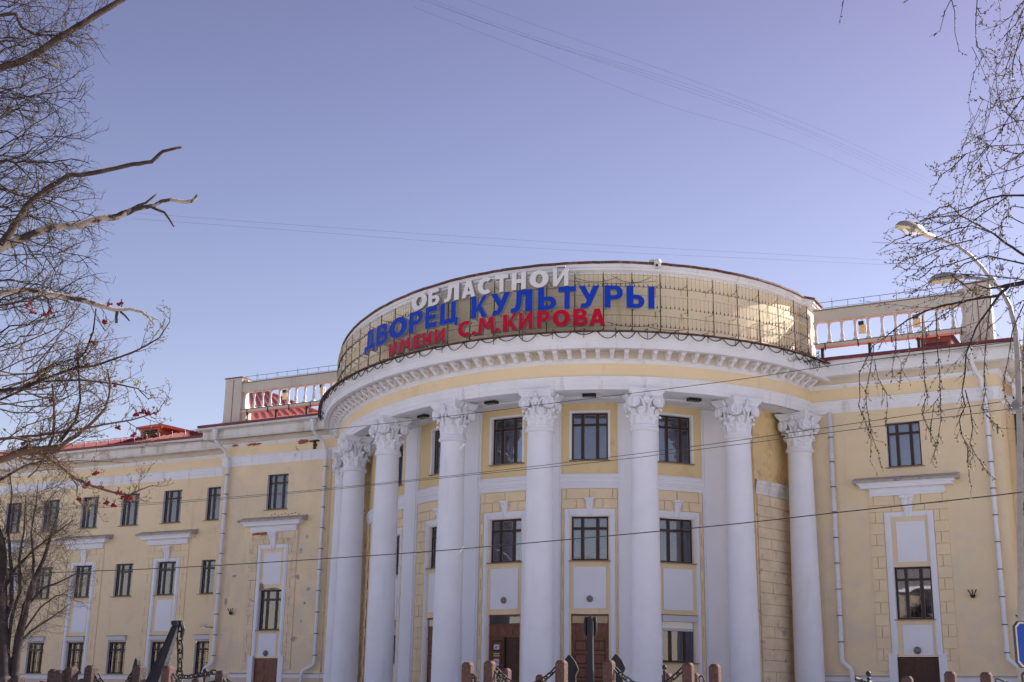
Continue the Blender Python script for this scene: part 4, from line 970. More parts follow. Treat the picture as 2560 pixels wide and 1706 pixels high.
def letter_parts(ch):
    """outline pieces of a bold letter in a unit square (x, z)"""
    sx, sz = .33, .235
    def rect(a, b, c, d): return [(a, c), (b, c), (b, d), (a, d)]
    def ring(cx, cz, rx, rz, a0, a1, tx, tz, n=16):
        out = []; 
        for i in range(n):
            q0 = R(a0+(a1-a0)*i/n); q1 = R(a0+(a1-a0)*(i+1)/n)
            out.append([(cx+(rx-tx)*math.cos(q0), cz+(rz-tz)*math.sin(q0)), (cx+rx*math.cos(q0), cz+rz*math.sin(q0)), (cx+rx*math.cos(q1), cz+rz*math.sin(q1)), (cx+(rx-tx)*math.cos(q1), cz+(rz-tz)*math.sin(q1))])
        return out
    def bowl(z0, z1, x1=1.0, x0=.0, t=.19):
        cz = (z0+z1)/2; rz = (z1-z0)/2; cx = x1-.42
        return [rect(x0, cx, z0, z0+t), rect(x0, cx, z1-t, z1)]+ring(cx, cz, x1-cx, rz, -90, 90, sx*.95, t, 10)
    V = [rect(0, sx, 0, 1)]
    if ch == 'О': return ring(.5, .5, .5, .5, 0, 360, sx*.95, .23, 26)
    if ch == 'С': return ring(.56, .5, .56, .5, 48, 312, sx*1.05, .24, 20)
    if ch == 'Б': return V+[rect(sx, .9, 1-sz, 1)]+bowl(0, .60, x0=sx)
    if ch == 'В': return V+bowl(0, .56, x0=sx)+bowl(.46, 1, .93, x0=sx, t=.17)
    if ch == 'Р': return V+bowl(.36, 1, x0=sx)
    if ch == 'Ь': return V+bowl(0, .60, x0=sx)
    if ch == 'Ы': return [[(x*.64, z) for x, z in p] for p in [rect(0, sx*1.15, 0, 1)]+bowl(0, .60, x0=sx*1.15)]+[rect(.78, 1, 0, 1)]
    if ch == 'Л': return [rect(1-sx, 1, 0, 1), rect(.28, 1-sx, 1-sz, 1), [(.26, 1), (.30, 1), (.52, 1-sz), (.49, .42), (.24, .42)], [(.24, .42), (.49, .42), (.44, .16), (.19, .22)], [(.19, .22), (.44, .16), (.32, .02), (.16, 0), (0, 0), (0, .2), (.12, .2)]]
    if ch == 'Д': return [rect(.58, .84, .2, 1), rect(.28, .58, .80, 1), [(.22, .2), (.46, .2), (.5, .8), (.5, 1), (.26, 1)], rect(0, 1, .14, .32), rect(0, .2, 0, .14), rect(.8, 1, 0, .14)]
    if ch == 'А': return [[(0, 0), (.30, 0), (.62, 1), (.33, 1)], [(.70, 0), (1, 0), (.67, 1), (.40, 1)], rect(.24, .76, .17, .36)]
    if ch == 'Т': return [rect(0, 1, 1-sz, 1), rect(.35, .65, 0, 1-sz)]
    if ch == 'Н': return V+[rect(1-sx, 1, 0, 1), rect(sx, 1-sx, .39, .61)]
    if ch in 'ИЙ':
        P = [rect(0, .27, 0, 1), rect(.73, 1, 0, 1), [(.27, .02), (.27, .36), (.73, .98), (.73, .64)]]
        if ch == 'Й': P = [[(x, z*.84) for x, z in p] for p in P]+[rect(.22, .78, .93, 1.0)]
        return P
    if ch == 'Е': return V+[rect(sx, 1, 0, sz), rect(sx, .9, .4, .6), rect(sx, 1, 1-sz, 1)]
    if ch == 'Ц': return [rect(0, .26, .12, 1), rect(.62, .88, .12, 1), rect(.26, .62, .12, .31), rect(.88, 1, .12, .30), rect(.84, 1, 0, .12)]
    if ch == 'К': return V+[[(.28, .38), (.50, .66), (.72, 1), (1, 1), (.60, .5), (.40, .28)], [(.38, .56), (.62, .56), (1, 0), (.68, 0)]]
    if ch == 'У': return [[(0, 1), (.31, 1), (.62, .42), (.48, .22)], [(.70, 1), (1, 1), (.58, .12), (.42, .0), (.30, .12)], [(.08, 0), (.42, 0), (.5, .2), (.14, .2)]]
    if ch == 'М': return [[(0, 0), (.22, 0), (.30, 1), (.08, 1)], [(.78, 0), (1, 0), (.92, 1), (.70, 1)], [(.10, 1), (.32, 1), (.57, .3), (.43, .3)], [(.68, 1), (.90, 1), (.57, .3), (.43, .3)]]
    q = [(.5+.5*math.cos(i*math.pi/7), .5+.5*math.sin(i*math.pi/7)) for i in range(14)]
    return [q]
def letter_mesh(ch, key, ms):
    if (ch, key) in _let: return _let[(ch, key)]
    b = MB()
    for k, poly in enumerate(letter_parts(ch)):
        a = sum(poly[i][0]*poly[(i+1) % len(poly)][1]-poly[(i+1) % len(poly)][0]*poly[i][1] for i in range(len(poly)))
        if a < 0: poly = poly[::-1]
        n = len(poly); y0 = .5-.004*(k % 3); cx = sum(p[0] for p in poly)/n; cz = sum(p[1] for p in poly)/n
        vs = [(x-.5, y0, z-.5) for x, z in poly]+[(x-.5, -.5, z-.5) for x, z in poly]
        o = len(b.v); b.v += vs
        b.f.append(tuple(o+i for i in range(n))[::-1]); b.m.append(0)
        for i in range(n): b.f.append((o+i, o+(i+1) % n, o+n+(i+1) % n, o+n+i)); b.m.append(1)
    me = b.mesh('letter', ms); _let[(ch, key)] = me; return me
col_name = {'wletter': 'white', 'blue': 'blue', 'red': 'red'}
for mn_, sd_, z0, z1, L in rows:
    for ch, ua, ub in L:
        (x, y), t, o = cfr((ua+ub)/2, DL); A = curv(ua, DL); B = curv(ub, DL); w = math.hypot(B[0]-A[0], B[1]-A[1])
        a, c = z0, z1
        if ch == '.': c = z0+.2
        if ch in 'ДЦ' : a = z0-.14
        if ch == 'Й': c = z1+.16
        me = letter_mesh(ch, mn_, [M[mn_], M[sd_]])
        mt = frame_mtx((x, y, (a+c)/2), t, o) @ Matrix.Diagonal((w*1.03, .2, c-a, 1))
        q = part_at('letter', me, sign, mt); q['label'] = col_name[mn_]+' letter '+ch if ch != '.' else 'red full stop'
# ------------------------------------------------------------------ garland frame
gar = thing('festoon_frame', (*curv(4.2, 1.2), 16.2), 'rusty iron lattice with strings of small bulbs in front of the curved attic wall', 'light frame')
posts = []
u = -.1
while u < 7.0: posts.append(u); u += .262
for u in posts:
    (x, y), t, o = cfr(u, .72); b = MB(); b.box((x, y, 17.62), (.035, .035, 2.7)); post = obj('frame_post', b, M['iron'], gar)
    for z in (18.62, 17.38):
        (xa, ya), _, _ = cfr(u, .72); (xb, yb), _, _ = cfr(u-.02, .02); (xc_, yc_), _, _ = cfr(u+.03, .3)
        b = MB(); b.tube([(xa, ya, z+.08), (xc_, yc_, z-.02), (xb, yb, z-.03)], .016, 4); b.box((xb, yb, z-.03), (.22, .05, .05)); obj('bracket', b, M['iron_rust'], post)
    (xa, ya), _, _ = cfr(u, .72); (xb, yb), _, _ = cfr(u-.05, .15); b = MB(); b.tube([(xa, ya, 16.35), (xb, yb, 16.1)], .02, 4); obj('foot', b, M['iron_rust'], post)
    (xa, ya), _, _ = cfr(u+.1, 1.66); (xb, yb), _, _ = cfr(u+.1, .75); b = MB(); b.tube([(xa, ya, 15.62), (xa, ya, 16.08), (xb, yb, 16.2)], .018, 4); obj('outrigger', b, M['iron'], post)
def rail(z, d, m, r, ua=-.1, ub=7.0, name='frame_rail', jig=0):
    b = MB(); n = 110; b.tube([(*map(float, curv(ua+(ub-ua)*i/n, d)), z+jig*math.sin(i*1.7)) for i in range(n+1)], r, 4); return obj(name, b, m, gar)
for z in (18.86, 18.3, 17.9, 17.35, 16.95, 16.45): rail(z, .74, M['string'] if z not in (18.3, 16.95) else M['iron'], .012, jig=.01)
for u in posts:
    for z in (18.58, 17.34):
        if (1.75 < u < 4.9) or random.random() < .35 or u < .2: continue
        h = random.uniform(.3, .75); w_ = random.uniform(.05, .11); b = MB(); pts = []
        for i in range(7): k = i/6; pts.append((u-.02-(w_*(1-.6*k)+random.uniform(-.02, .02))/9, z-h*k))
        for i in range(7): k = 1-i/6; pts.append((u-.02+(w_*(1-.6*k)+random.uniform(-.02, .02))/9, z-h*k))
        b.add([(*map(float, curv(q, .2035)), zz) for q, zz in pts], [(i, i+1, 12-i, 13-i) for i in range(6)]); obj('rust_stain', b, M['rust_stain'], palace)
rail(16.22, .76, M['iron_rust'], .025); rail(15.98, 1.64, M['iron'], .018)
b = MB(); bb = MB(); u = -.08; k = 0
while u < 7.0:
    mid = 1.75 < u < 5.08
    for (z0, z1) in ((18.28, 18.92), (17.32, 17.92), (16.42, 16.98)):
        if mid and not (z0 > 18 and (u < 2.6 or u > 4.33)) and not (z0 < 16.6 and (u < 2.27 or u > 4.66)) and not (1.75 < u < 1.79): continue
        zz = z0+random.uniform(-.03, .03)
        (x, y), t, o = cfr(u, .77); b.tube([(x, y, z1), (x, y, zz)], .011, 3)
        bb.ball((x, y, z1+.02), .036, 4, 3); bb.box((x, y, zz+.06), (.034, .034, .10), m=1); bb.ball((x, y, (z1+zz)/2), .02, 4, 3)
    for zz in (17.9, 17.35, 16.95):
        if not mid: (x, y), t, o = cfr(u+.02, .75); bb.ball((x, y, zz), .024, 4, 3)
    if random.random() < .25:
        (x, y), t, o = cfr(u, .7); (x2, y2), _, _ = cfr(u-.04, .6); b.tube([(x, y, 18.3), (x2, y2, 18.05), (x, y, 17.9)], .006, 3)
    u += .0415; k += 1
obj('light_strings', b, M['string'], gar, kind='stuff'); obj('bulbs', bb, [M['bulb'], M['iron']], gar, kind='stuff')
# hanging cable swags below the frame
u = -.1; k = 0
while u < 6.9:
    w = random.uniform(.13, .2); dip = random.uniform(.2, .42); b = MB(); pts = []
    for i in range(9):
        q = i/8; pts.append((*map(float, curv(u+w*q, 1.66+.05*math.sin(q*3.1))), 15.98-dip*(1-(2*q-1)**2)))
    b.tube(pts, .023, 4); obj('cable_swag', b, M['cable'], gar); u += w*random.uniform(.85, 1.05); k += 1
for u0, u1, z, dip in ((4.35, 4.75, 18.75, .25), (4.7, 5.05, 18.78, .3), (4.3, 5.1, 18.6, .18), (2.1, 2.5, 18.5, .2), (5.0, 5.4, 16.45, .15), (4.65, 5.1, 16.6, .2)):
    b = MB(); b.tube([(*map(float, curv(u0+(u1-u0)*i/10, .8)), z-dip*(1-(2*i/10-1)**2)) for i in range(11)], .012, 4); obj('loose_cable', b, M['cable'], gar)
for k in range(60):    # loose tangle at both ends
    uu = random.choice([random.uniform(-.25, .35), random.uniform(6.3, 6.95)]); b = MB(); z = random.uniform(15.6, 16.3); pts = []
    for i in range(6): pts.append((*map(float, curv(uu+.03*i+random.uniform(-.03, .03), 1.6+random.uniform(-.15, .1))), z+random.uniform(-.25, .2)))
    b.tube(pts, .012, 3); obj('loose_cable', b, M['cable'], gar)

# ------------------------------------------------------------------ small fixtures on the palace
def wall_lamp(p, o, label, r=.15):
    t = thing('wall_lamp', p, label, 'lamp', 'round lamps over the doors')
    k = Matrix.Translation(p) @ Vector(o).to_track_quat('Z', 'Y').to_matrix().to_4x4()
    a = part_at('lamp_base', MB().lathe([(r, 0), (r, .04), (r*.93, .05)], 20).mesh('lamp_base', M['lamp_metal'], True), t, k)
    part_at('lamp_dome', MB().lathe([(r*.9*math.cos(i*math.pi/12), .05+r*.75*math.sin(i*math.pi/12)) for i in range(7)], 20).mesh('lamp_dome', M['dome'], True), t, k)
for k, lb in ((5, 'round grey lamp on the white panel above the closed middle door'), (4, 'round grey lamp above the door with paper notices')):
    p = fni(BAY[k], .03); _, o = tni(BAY[k]); wall_lamp(Vector((*p, 4.62 if k == 5 else 4.6)), (*o, 0), lb)
wall_lamp(Vector((XC-18.27-.05, P1-.02, 2.62)), (0, -1, 0), 'round grey lamp above the brown door of the left pavilion', .17)
wall_lamp(Vector((XC+18.27, P1-.02, 2.62)), (0, -1, 0), 'round grey lamp above the dark door of the right pavilion', .17)
names = {2: 'flat black light under the portico ceiling beside the second column capital from the left', 3: 'flat black light under the portico ceiling left of the fourth capital', 4: 'flat black light under the portico ceiling over the notice door bay', 5: 'flat black light under the portico ceiling over the middle door bay', 6: 'flat black light under the portico ceiling, the rightmost one'}
for k, u in ((3, 2.33), (4, 3.34), (5, 4.46), (6, 5.62)):
    (x, y), t, o = cfr(u, -.9); b = MB(); mtx = frame_mtx((x, y, 13.62), t, o)
    th = thing('soffit_light', (x, y, 13.62), names[k], 'light', 'flat lights under the portico ceiling')
    part_at('lamp_housing', MB().box((0, 0, 0), (.62, .32, .12)).mesh('lamp_housing', M['black']), th, mtx)
    part_at('lamp_window', MB().box((0, 0, -.062), (.48, .2, .01)).mesh('lamp_window', M['dome']), th, mtx)
def hook(x, z, label):
    t = thing('banner_hook', (x, P1, z), label, 'hook', 'iron prongs on the pavilion walls')
    b = MB(); b.lathe([(.05, 0), (.09, .03), (.13, .12), (.10, .14), (.04, .14)], 8, (x, P1-.14, z-.17)); obj('socket', b, M['iron'], t)
    for a in (-.5, 0, .5):
        b = MB(); b.tube([(x+a*.1, P1-.14, z-.05), (x+a*.36, P1-.22, z+.19)], [.022, .028], 5); obj('prong', b, M['iron'], t)
hook(-9.5, 5.02, 'dark three pronged iron bracket on the right pavilion wall'); hook(-51.35, 5.0, 'dark three pronged iron bracket on the left pavilion wall')
def cctv(p, aim, label, L=.42, r=.075):
    t = thing('security_camera', p, label, 'camera')
    p = Vector(p); aim = Vector(aim).normalized()
    b = MB(); b.tube([p-aim*L*.5, p+aim*L*.5], r, 8); b.box(p+aim*0+Vector((0, 0, r)), (.1, L*.9, .02), aim.to_track_quat('Y', 'Z').to_matrix()); obj('camera_body', b, M['plastic_white'], t)
    b = MB(); b.tube([p+aim*L*.5, p+aim*(L*.5+.02)], r*.8, 8); obj('lens', b, M['black'], t)
    b = MB(); b.tube([p, p+Vector((.05, .1, -.12)), p+Vector((.3, .45, -.12))], .025, 5); obj('bracket', b, M['black'], t)
cctv((-53.0, P1-.5, 4.25), (-1, -.5, -.4), 'white security camera on a black arm beside the left corner downpipe')
cctv((-7.55, P1-.45, 4.15), (-.8, -.5, -.7), 'white security camera by the right corner downpipe')
cctv((-6.95, P1-.2, 4.1), (-.8, -.3, .5), 'second white security camera right of the corner, above the blue sign')
# roof camera on the drum
(x, y), t, o = cfr(5.12, .42)
rc_ = thing('roof_camera', (x, y, 19.2), 'white ball camera fixed on the rusty top edge of the sign wall', 'camera')
b = MB(); b.box((x-.18, y+.1, 19.62), (.26, .3, .34)); obj('camera_housing', b, M['gutter'], rc_)
b = MB(); b.lathe([(.17, 0), (.18, .16), (.14, .24), (.05, .27)], 12, (x+.1, y-.06, 19.48)); b.ball((x+.1, y-.06, 19.46), .16, 12, 8); obj('camera_ball', b, M['plastic_white'], rc_, smooth=True)
b = MB(); b.ball((x+.12, y-.17, 19.43), .075, 8, 6); obj('lens', b, M['black'], rc_)
(x, y), t, o = cfr(5.1, 0.)
b = MB(); pts = [(-1.0, 19.12), (-.85, 19.38), (-.2, 19.44), (.35, 19.4), (.42, 19.12), (.2, 19.16), (-.5, 19.14)]
vs = [(*curv(5.1+a/4.6, .235+(.06 if zz > 19.3 else -.0)), zz) for a, zz in pts]+[(*curv(5.1+a/4.6, .1), zz) for a, zz in pts]
b.add(vs, [tuple(range(7))[::-1]]+[(i, (i+1) % 7, 7+(i+1) % 7, 7+i) for i in range(7)]); obj('bare_patch', b, M['mortar'], palace)
# small floodlights behind the balustrades
for i, (x, z, lb) in enumerate(((-49.0, 18.0, 'small floodlight hanging behind the balusters left of the sign wall, before the red roof'), (-46.2, 18.05, 'small floodlight hanging behind the balusters nearest the left end of the sign wall'), (-13.8, 17.95, 'small square floodlight behind the right balustrade nearest the sign wall'), (-11.2, 17.95, 'small square floodlight behind the middle of the right balustrade'))):
    t = thing('floodlight', (x, P1+.7, z-.25), lb, 'floodlight', 'floodlights behind the balustrades')
    b = MB(); b.box((x, P1+.7, z), (.36, .12, .42)); obj('lamp_body', b, M['lamp_glass'] if i != 1 else M['cream_rail'], t)
    b = MB(); b.box((x-.04, P1+.66, z+.3), (.26, .16, .18)); b.tube([(x, P1+.7, z+.35), (x, P1+.7, z+.5), (x-.2, P1+.45, z+.58)], .02, 4); obj('ballast', b, M['black'], t)

# ------------------------------------------------------------------ helpers to place things at a real distance along a sight line
def A(px, py, dist):
    c, s = math.cos(ROLL), math.sin(ROLL); a, b_ = px-1280, py-853
    X = c*a+s*b_; Y = -s*a+c*b_; d = 3237.6
    v = RV*X-UV*Y+fw*d
    return v*(dist/math.hypot(v.x, v.y))
# ------------------------------------------------------------------ granite posts and chains
def post_mesh(m, w=.215, h=1.6):
    b = MB(); c = .035; pts = lambda q, z, e: [(-q+e, -q, z), (q-e, -q, z), (q, -q+e, z), (q, q-e, z), (q-e, q, z), (-q+e, q, z), (-q, q-e, z), (-q, -q+e, z)]
    rings = [pts(w/2, -h, .02), pts(w/2, -.06, .02), pts(w/2-.035, 0, .03)]
    vs = [p for r in rings for p in r]; fs = [tuple(16+i for i in range(8))]
    for j in range(2):
        for i in range(8): a = j*8+i; e = j*8+(i+1) % 8; fs.append((a, e, e+8, a+8))
    b.add(vs, fs); return b.mesh('granite_post', m)
pmA, pm_shade = post_mesh(M['granite']), post_mesh(M['granite_shaded'])
POSTS = {  # name: (x centre, top y, distance, mesh, label)
 'A': (1170, 1656, 28.5, pmA, 'reddish granite post, leftmost of the group before the middle columns'),
 'B': (1225, 1652.5, 28.5, pmA, 'reddish granite post with a chain on its right side below the paper notices door'),
 'C': (1265, 1671, 33, pmA, 'lower granite post behind the chain, in front of the half open door'),
 'C2': (1352, 1687, 34, pmA, 'granite post top just showing under the sagging chain left of the middle anchor'),
 'D': (1404, 1651, 28.5, pmA, 'granite post touching the left fluke of the middle anchor'),
 'E': (1523, 1651, 28.5, pmA, 'granite post touching the right fluke of the middle anchor'),
 'F': (1720, 1657, 28.5, pmA, 'granite post below the shuttered window, chain on its left side'),
 'F2': (1737, 1683, 33, pmA, 'granite post half hidden behind the right chain post below the shuttered window'),
 'K': (1668, 1684, 33, pmA, 'granite post below the black ball right of the middle anchor'),
 'G': (1787, 1661, 28.5, pmA, 'granite post in front of the second column from the right'),
 'H': (2268, 1691, 30, pmA, 'granite post in front of the dark door of the right pavilion'),
 'I': (2375, 1679, 29, pmA, 'granite post right of the dark pavilion door'),
 'J': (2465, 1681, 29, pmA, 'granite post nearest the blue sign'),
 'L1': (14, 1690, 29, pm_shade, 'shade-toned granite post at the left edge under the bare tree'),
 'L2': (46, 1689, 29, pm_shade, 'shade-toned granite post right beside the bare tree trunk'),
 'L3': (137, 1673, 31, pm_shade, 'shade-toned granite post of the close pair, the left one'),
 'L4': (152, 1676, 28.5, pm_shade, 'shade-toned granite post of the close pair, the right one'),
 'L5': (180, 1667, 28.5, pm_shade, 'shade-toned granite post below the window with the white surround'),
 'L6': (230, 1664, 28.5, pm_shade, 'shade-toned granite post with a chain running to the right'),
 'L7': (210, 1697, 34, pm_shade, 'low granite post top between two taller shade-toned posts on the left'),
 'M': (350, 1663, 28.5, pm_shade, 'granite post before the dark fluke of the left anchor'),
 'N': (422, 1665, 28.5, pmA, 'pale reddish granite post between the left anchor shank and its chain'),
 'O': (555, 1677, 29, pm_shade, 'shade-toned granite post left of the brown pavilion door'),
 'P': (494, 1695, 34, pm_shade, 'low granite post top behind the chains of the left anchor'),
 'Q': (109, 1703, 34, pm_shade, 'low granite post top left of the close pair')}
ptop = {}
for k, (x, y, d, me, lb) in POSTS.items():
    p = A(x, y, d); ptop[k] = p
    q = part_at('granite_post', me, None, Matrix.Translation(p) @ Matrix.Rotation(R(0+random.uniform(-5, 5)), 4, 'Z') @ Matrix.Rotation(random.uniform(-.012, .012), 4, 'X'))
    q['label'] = lb; q['category'] = 'post'; q['group'] = 'granite posts round the anchors'
lm = MB()
_ring = []
for i in range(14):
    a = 2*math.pi*i/14; _ring.append(((.075 if math.cos(a) > 0 else -.075)*abs(math.cos(a))**.8+(.03 if math.cos(a) > 0 else -.03), .052*math.sin(a), 0))
_ring.append(_ring[0]); lm.tube(_ring, .0175, 5, cap=False)
link_me = lm.mesh('chain_link', M['chain'], True)
def chain(pts, label, sag=0, size=1.0):
    """pts: end points; links follow a sagging curve"""
    P = [Vector(p) for p in pts]
    if len(P) == 2:
        a, c = P; P = [a.lerp(c, i/24)-Vector((0, 0, sag*(1-(2*i/24-1)**2))) for i in range(25)]
    t = thing('chain', P[0], label, 'chain')
    # resample
    seg = [0]
    for i in range(1, len(P)): seg.append(seg[-1]+(P[i]-P[i-1]).length)
    step = .145*size; n = max(2, int(seg[-1]/step))
    for i in range(n):
        s = (i+.5)*seg[-1]/n; k = 1
        while k < len(P)-1 and seg[k] < s: k += 1
        f = (s-seg[k-1])/max(1e-6, seg[k]-seg[k-1]); p = P[k-1].lerp(P[k], f); d = (P[k]-P[k-1]).normalized()
        m = d.to_track_quat('X', 'Z').to_matrix().to_4x4()
        part_at('chain_link', link_me, t, Matrix.Translation(p) @ m @ Matrix.Rotation(R(45+90*(i % 2)+random.uniform(-12, 12)), 4, 'X') @ Matrix.Scale(size, 4))
    return t
dn = Vector((0, 0, -.16))
chain([ptop['B']+dn+Vector((.1, .05, 0)), ptop['D']+dn+Vector((-.1, -.05, 0))], 'iron chain sagging between two granite posts left of the middle anchor', .36)
chain([ptop['E']+dn+Vector((.1, .05, 0)), ptop['F']+dn*.8+Vector((-.1, -.05, 0))], 'iron chain sagging right of the middle anchor below the shuttered window', .38)
chain([ptop['A']+dn*1.6+Vector((.1, .05, 0)), ptop['C']+Vector((0, 0, -.1))+Vector((-.1, -.2, 0))], 'iron chain behind the leftmost middle post, dropping out of view', .45)
chain([ptop['F']+dn*1.8+Vector((.1, .5, 0)), ptop['G']+dn*2+Vector((-.1, .05, 0))], 'short iron chain hanging low between the two right middle posts', .3)
chain([ptop['B']+dn*2.3+Vector((.1, .2, 0)), ptop['C2']+dn*1.4+Vector((0, -.2, 0))], 'pale lower chain crossing behind the main chain left of the middle anchor', .28)
chain([ptop['L6']+dn+Vector((.1, .05, 0)), ptop['M']+dn+Vector((-.1, -.05, 0))], 'dark chain sagging between two posts left of the left anchor', .33)
chain([ptop['L4']+dn*2.4+Vector((.1, .05, 0)), ptop['L5']+dn*1.5+Vector((-.1, 0, 0))], 'short dark chain between the close pair and the next post', .12)
chain([ptop['L2']+dn+Vector((.1, .05, 0)), ptop['L3']+dn*2+Vector((-.1, 0, 0))], 'dark chain hanging low beside the bare tree trunk', .35)
chain([ptop['N']+dn*1.0+Vector((.1, .05, 0)), ptop['O']+dn+Vector((-.1, 0, 0))], 'dark chain between the pale post and the post left of the brown door', .32)
chain([ptop['O']+dn+Vector((.1, 0, 0)), A(625, 1712, 29)], 'dark chain dropping away right of the post by the brown door', .12)
chain([A(2490, 1700, 29), A(2560, 1712, 29)], 'dark chain under the blue sign', .05)
chain([A(2330, 1712, 29.5), ptop['I']+dn*1.6+Vector((-.1, -.05, 0))], 'dark chain meeting the post right of the dark pavilion door', .02)
# ------------------------------------------------------------------ anchors
def slab(b, pts, th, origin, ex, ey, m=0):
    """plate: outline pts in (ex, Z), thickness along ey"""
    n = len(pts); o = Vector(origin); ex = Vector(ex); ey = Vector(ey)
    vs = [o+ex*x+Vector((0, 0, z))-ey*th/2 for x, z in pts]+[o+ex*x+Vector((0, 0, z))+ey*th/2 for x, z in pts]
    b.add(vs, [tuple(range(n)), tuple(range(n, 2*n))[::-1]]+[(i, n+i, n+(i+1) % n, (i+1) % n) for i in range(n)], m)
exr = Vector((math.cos(YAW), math.sin(YAW), 0)); eyr = Vector((-exr.y, exr.x, 0))
fluke = [(-.27, -1.6), (-.25, -.75), (-.20, -.35), (-.10, -.10), (-.02, 0), (.03, -.02), (.13, -.14), (.21, -.31), (.20, -.36), (.15, -.45), (.15, -.60), (.25, -.85), (.27, -1.6)]
c0 = A(1476, 1546, 31)
an = thing('ship_anchor', (c0.x, c0.y, 0), 'black stockless anchor standing upright before the middle door, shackle on top of its shank', 'anchor')
b = MB(); tw = -(exr*.25+eyr*.97)
slab(b, [(-.085, -2.2), (-.055, -.02), (-.04, .03), (.04, .03), (.055, -.02), (.085, -2.2)], .26, c0, exr, (exr*.20+eyr).normalized()); obj('shank', b, M['anchor'], an)
for s in (-1, 1):
    b = MB(); q = c0+exr*(.10*s)
    b.tube([q+Vector((0, 0, .03)), q+exr*.015*s+Vector((0, 0, -.1)), q+exr*.02*s+Vector((0, 0, -.3)), q+exr*.005*s+Vector((0, 0, -.41))], [.04, .045, .045, .03], 8); obj('shackle_arm', b, M['anchor'], an)
b = MB(); b.tube([c0-exr*.13+Vector((0, 0, -.02)), c0+exr*.13+Vector((0, 0, -.02))], .045, 8); obj('shackle_pin', b, M['anchor'], an)
for x, y, s in ((1424, 1638, 1), (1541, 1635.5, 1)):
    b = MB(); p = A(x, y, 31.3); slab(b, fluke, .16, p, exr, (exr*.16+eyr).normalized()); obj('fluke', b, M['anchor'], an)
b = MB(); b.box(A(1482, 1755, 31), (1.5, .4, .4), Matrix.Rotation(YAW, 3, 'Z')); obj('crown', b, M['anchor'], an)
t0_, t1_ = A(442, 1561, 31), A(372, 1745, 30.6)
an = thing('ship_anchor', (t1_.x, t1_.y, 0), 'black anchor with a shank leaning right and a chain hanging from its top', 'anchor')
b = MB(); dv = (t1_-t0_).normalized(); b.tube([t0_-dv*.02, t0_+dv*.1, t0_+dv*.5, t1_], [.085, .10, .125, .24], 8); obj('shank', b, M['anchor'], an)
b = MB(); b.tube([t0_+exr*-.12+Vector((0, 0, .03)), t0_+exr*.10+Vector((0, 0, .03)), t0_+exr*.15+Vector((0, 0, -.1)), t0_+exr*.13+Vector((0, 0, -.3))], [.05, .065, .05, .04], 8); b.tube([t0_+eyr*-.15, t0_+eyr*.15], .06, 8); obj('shackle', b, M['anchor'], an)
b = MB(); p = A(344, 1645, 31.5); slab(b, [(-.12, -1.6), (-.1, -.5), (-.03, -.08), (0, 0), (.03, -.05), (.08, -.35), (.09, -.6), (.05, -.9), (.1, -1.6)], .3, p, exr, eyr); obj('fluke', b, M['anchor'], an)
chain([A(449, 1583, 31), A(451, 1630, 31), A(449, 1690, 31), A(446, 1745, 31)], 'heavy chain hanging straight down from the top of the left anchor', 0, 1.35)
chain([A(418, 1675, 30.5), A(440, 1692, 30.5), A(470, 1693, 30.3), A(505, 1688, 30), A(540, 1680, 29.6)], 'heavy chain looping between the left anchor and the shade-toned post', 0, 1.0)
def ball_stake(x, y, d, label, bar):
    p = A(x, y, d); t = thing('iron_stake', (p.x, p.y, 0), label, 'stake', 'black iron stakes with ball tops')
    b = MB(); b.ball(p, .058, 12, 8); b.lathe([(.03, -.07), (.045, -.1), (.03, -.13)], 10, p); obj('ball_top', b, M['anchor'], t, smooth=True)
    b = MB(); b.tube([p+Vector((0, 0, -.12)), p+Vector((0, 0, -1.4))], .03, 8); obj('stake', b, M['anchor'], t)
    if bar:
        b = MB()
        for a in bar: b.tube([p+exr*a[0]+Vector((0, 0, a[1])), p+exr*a[2]+Vector((0, 0, a[3]))], [a[4], a[5]], 6)
        obj('cross_bar', b, M['anchor'], t)
ball_stake(1661, 1669, 31, 'black ball topped iron stake below the shuttered window', None)
ball_stake(513, 1678, 31, 'black ball topped iron stake with a cross bar left of the brown pavilion door', [(-.22, -.13, .12, -.10, .025, .03), (-.05, -.3, .3, -.2, .03, .02)])
ball_stake(2171, 1685, 29, 'black ball topped stake with a tapering iron arm before the right downpipe', [(-.28, -.1, -.02, -.2, .05, .03), (-.02, -.14, .12, -.24, .04, .03)])

# ------------------------------------------------------------------ street lamp
lp = thing('street_lamp', (*A(2553, 1500, 24.2)[:2], -1.2), 'tall street lamp with two arms and cobra head lanterns among the birch twigs', 'lamp post')
top = A(2479, 702, 24)
b = MB(); pole = [A(2556, 2000, 24.2)]+[A(x, y, 24.1) for x, y in ((2556, 1700), (2553, 1400), (2550, 1100), (2546, 950), (2543, 880), (2537, 815), (2524, 765), (2504, 728), (2479, 702))]
b.tube(pole, [.075, .07, .062, .058, .054, .05, .045, .04, .036, .034], 10); obj('pole', b, M['lamp_metal'], lp, smooth=True)
b = MB(); b.tube([A(x, y, d) for x, y, d in ((2479, 702, 24), (2455, 668, 23.9), (2425, 638, 23.8), (2395, 616, 23.7), (2362, 603, 23.6), (2335, 596, 23.5))], [.034, .032, .03, .028, .027, .026], 8); obj('upper_arm', b, M['lamp_metal'], lp, smooth=True)
b = MB(); b.tube([A(x, y, d) for x, y, d in ((2479, 702, 24), (2455, 697, 24.5), (2430, 695, 25.2), (2415, 695, 25.6))], .033, 8); obj('lower_arm', b, M['lamp_metal'], lp, smooth=True)
b = MB(); b.ball(top, .08, 8, 6); obj('collar', b, M['lamp_metal'], lp)
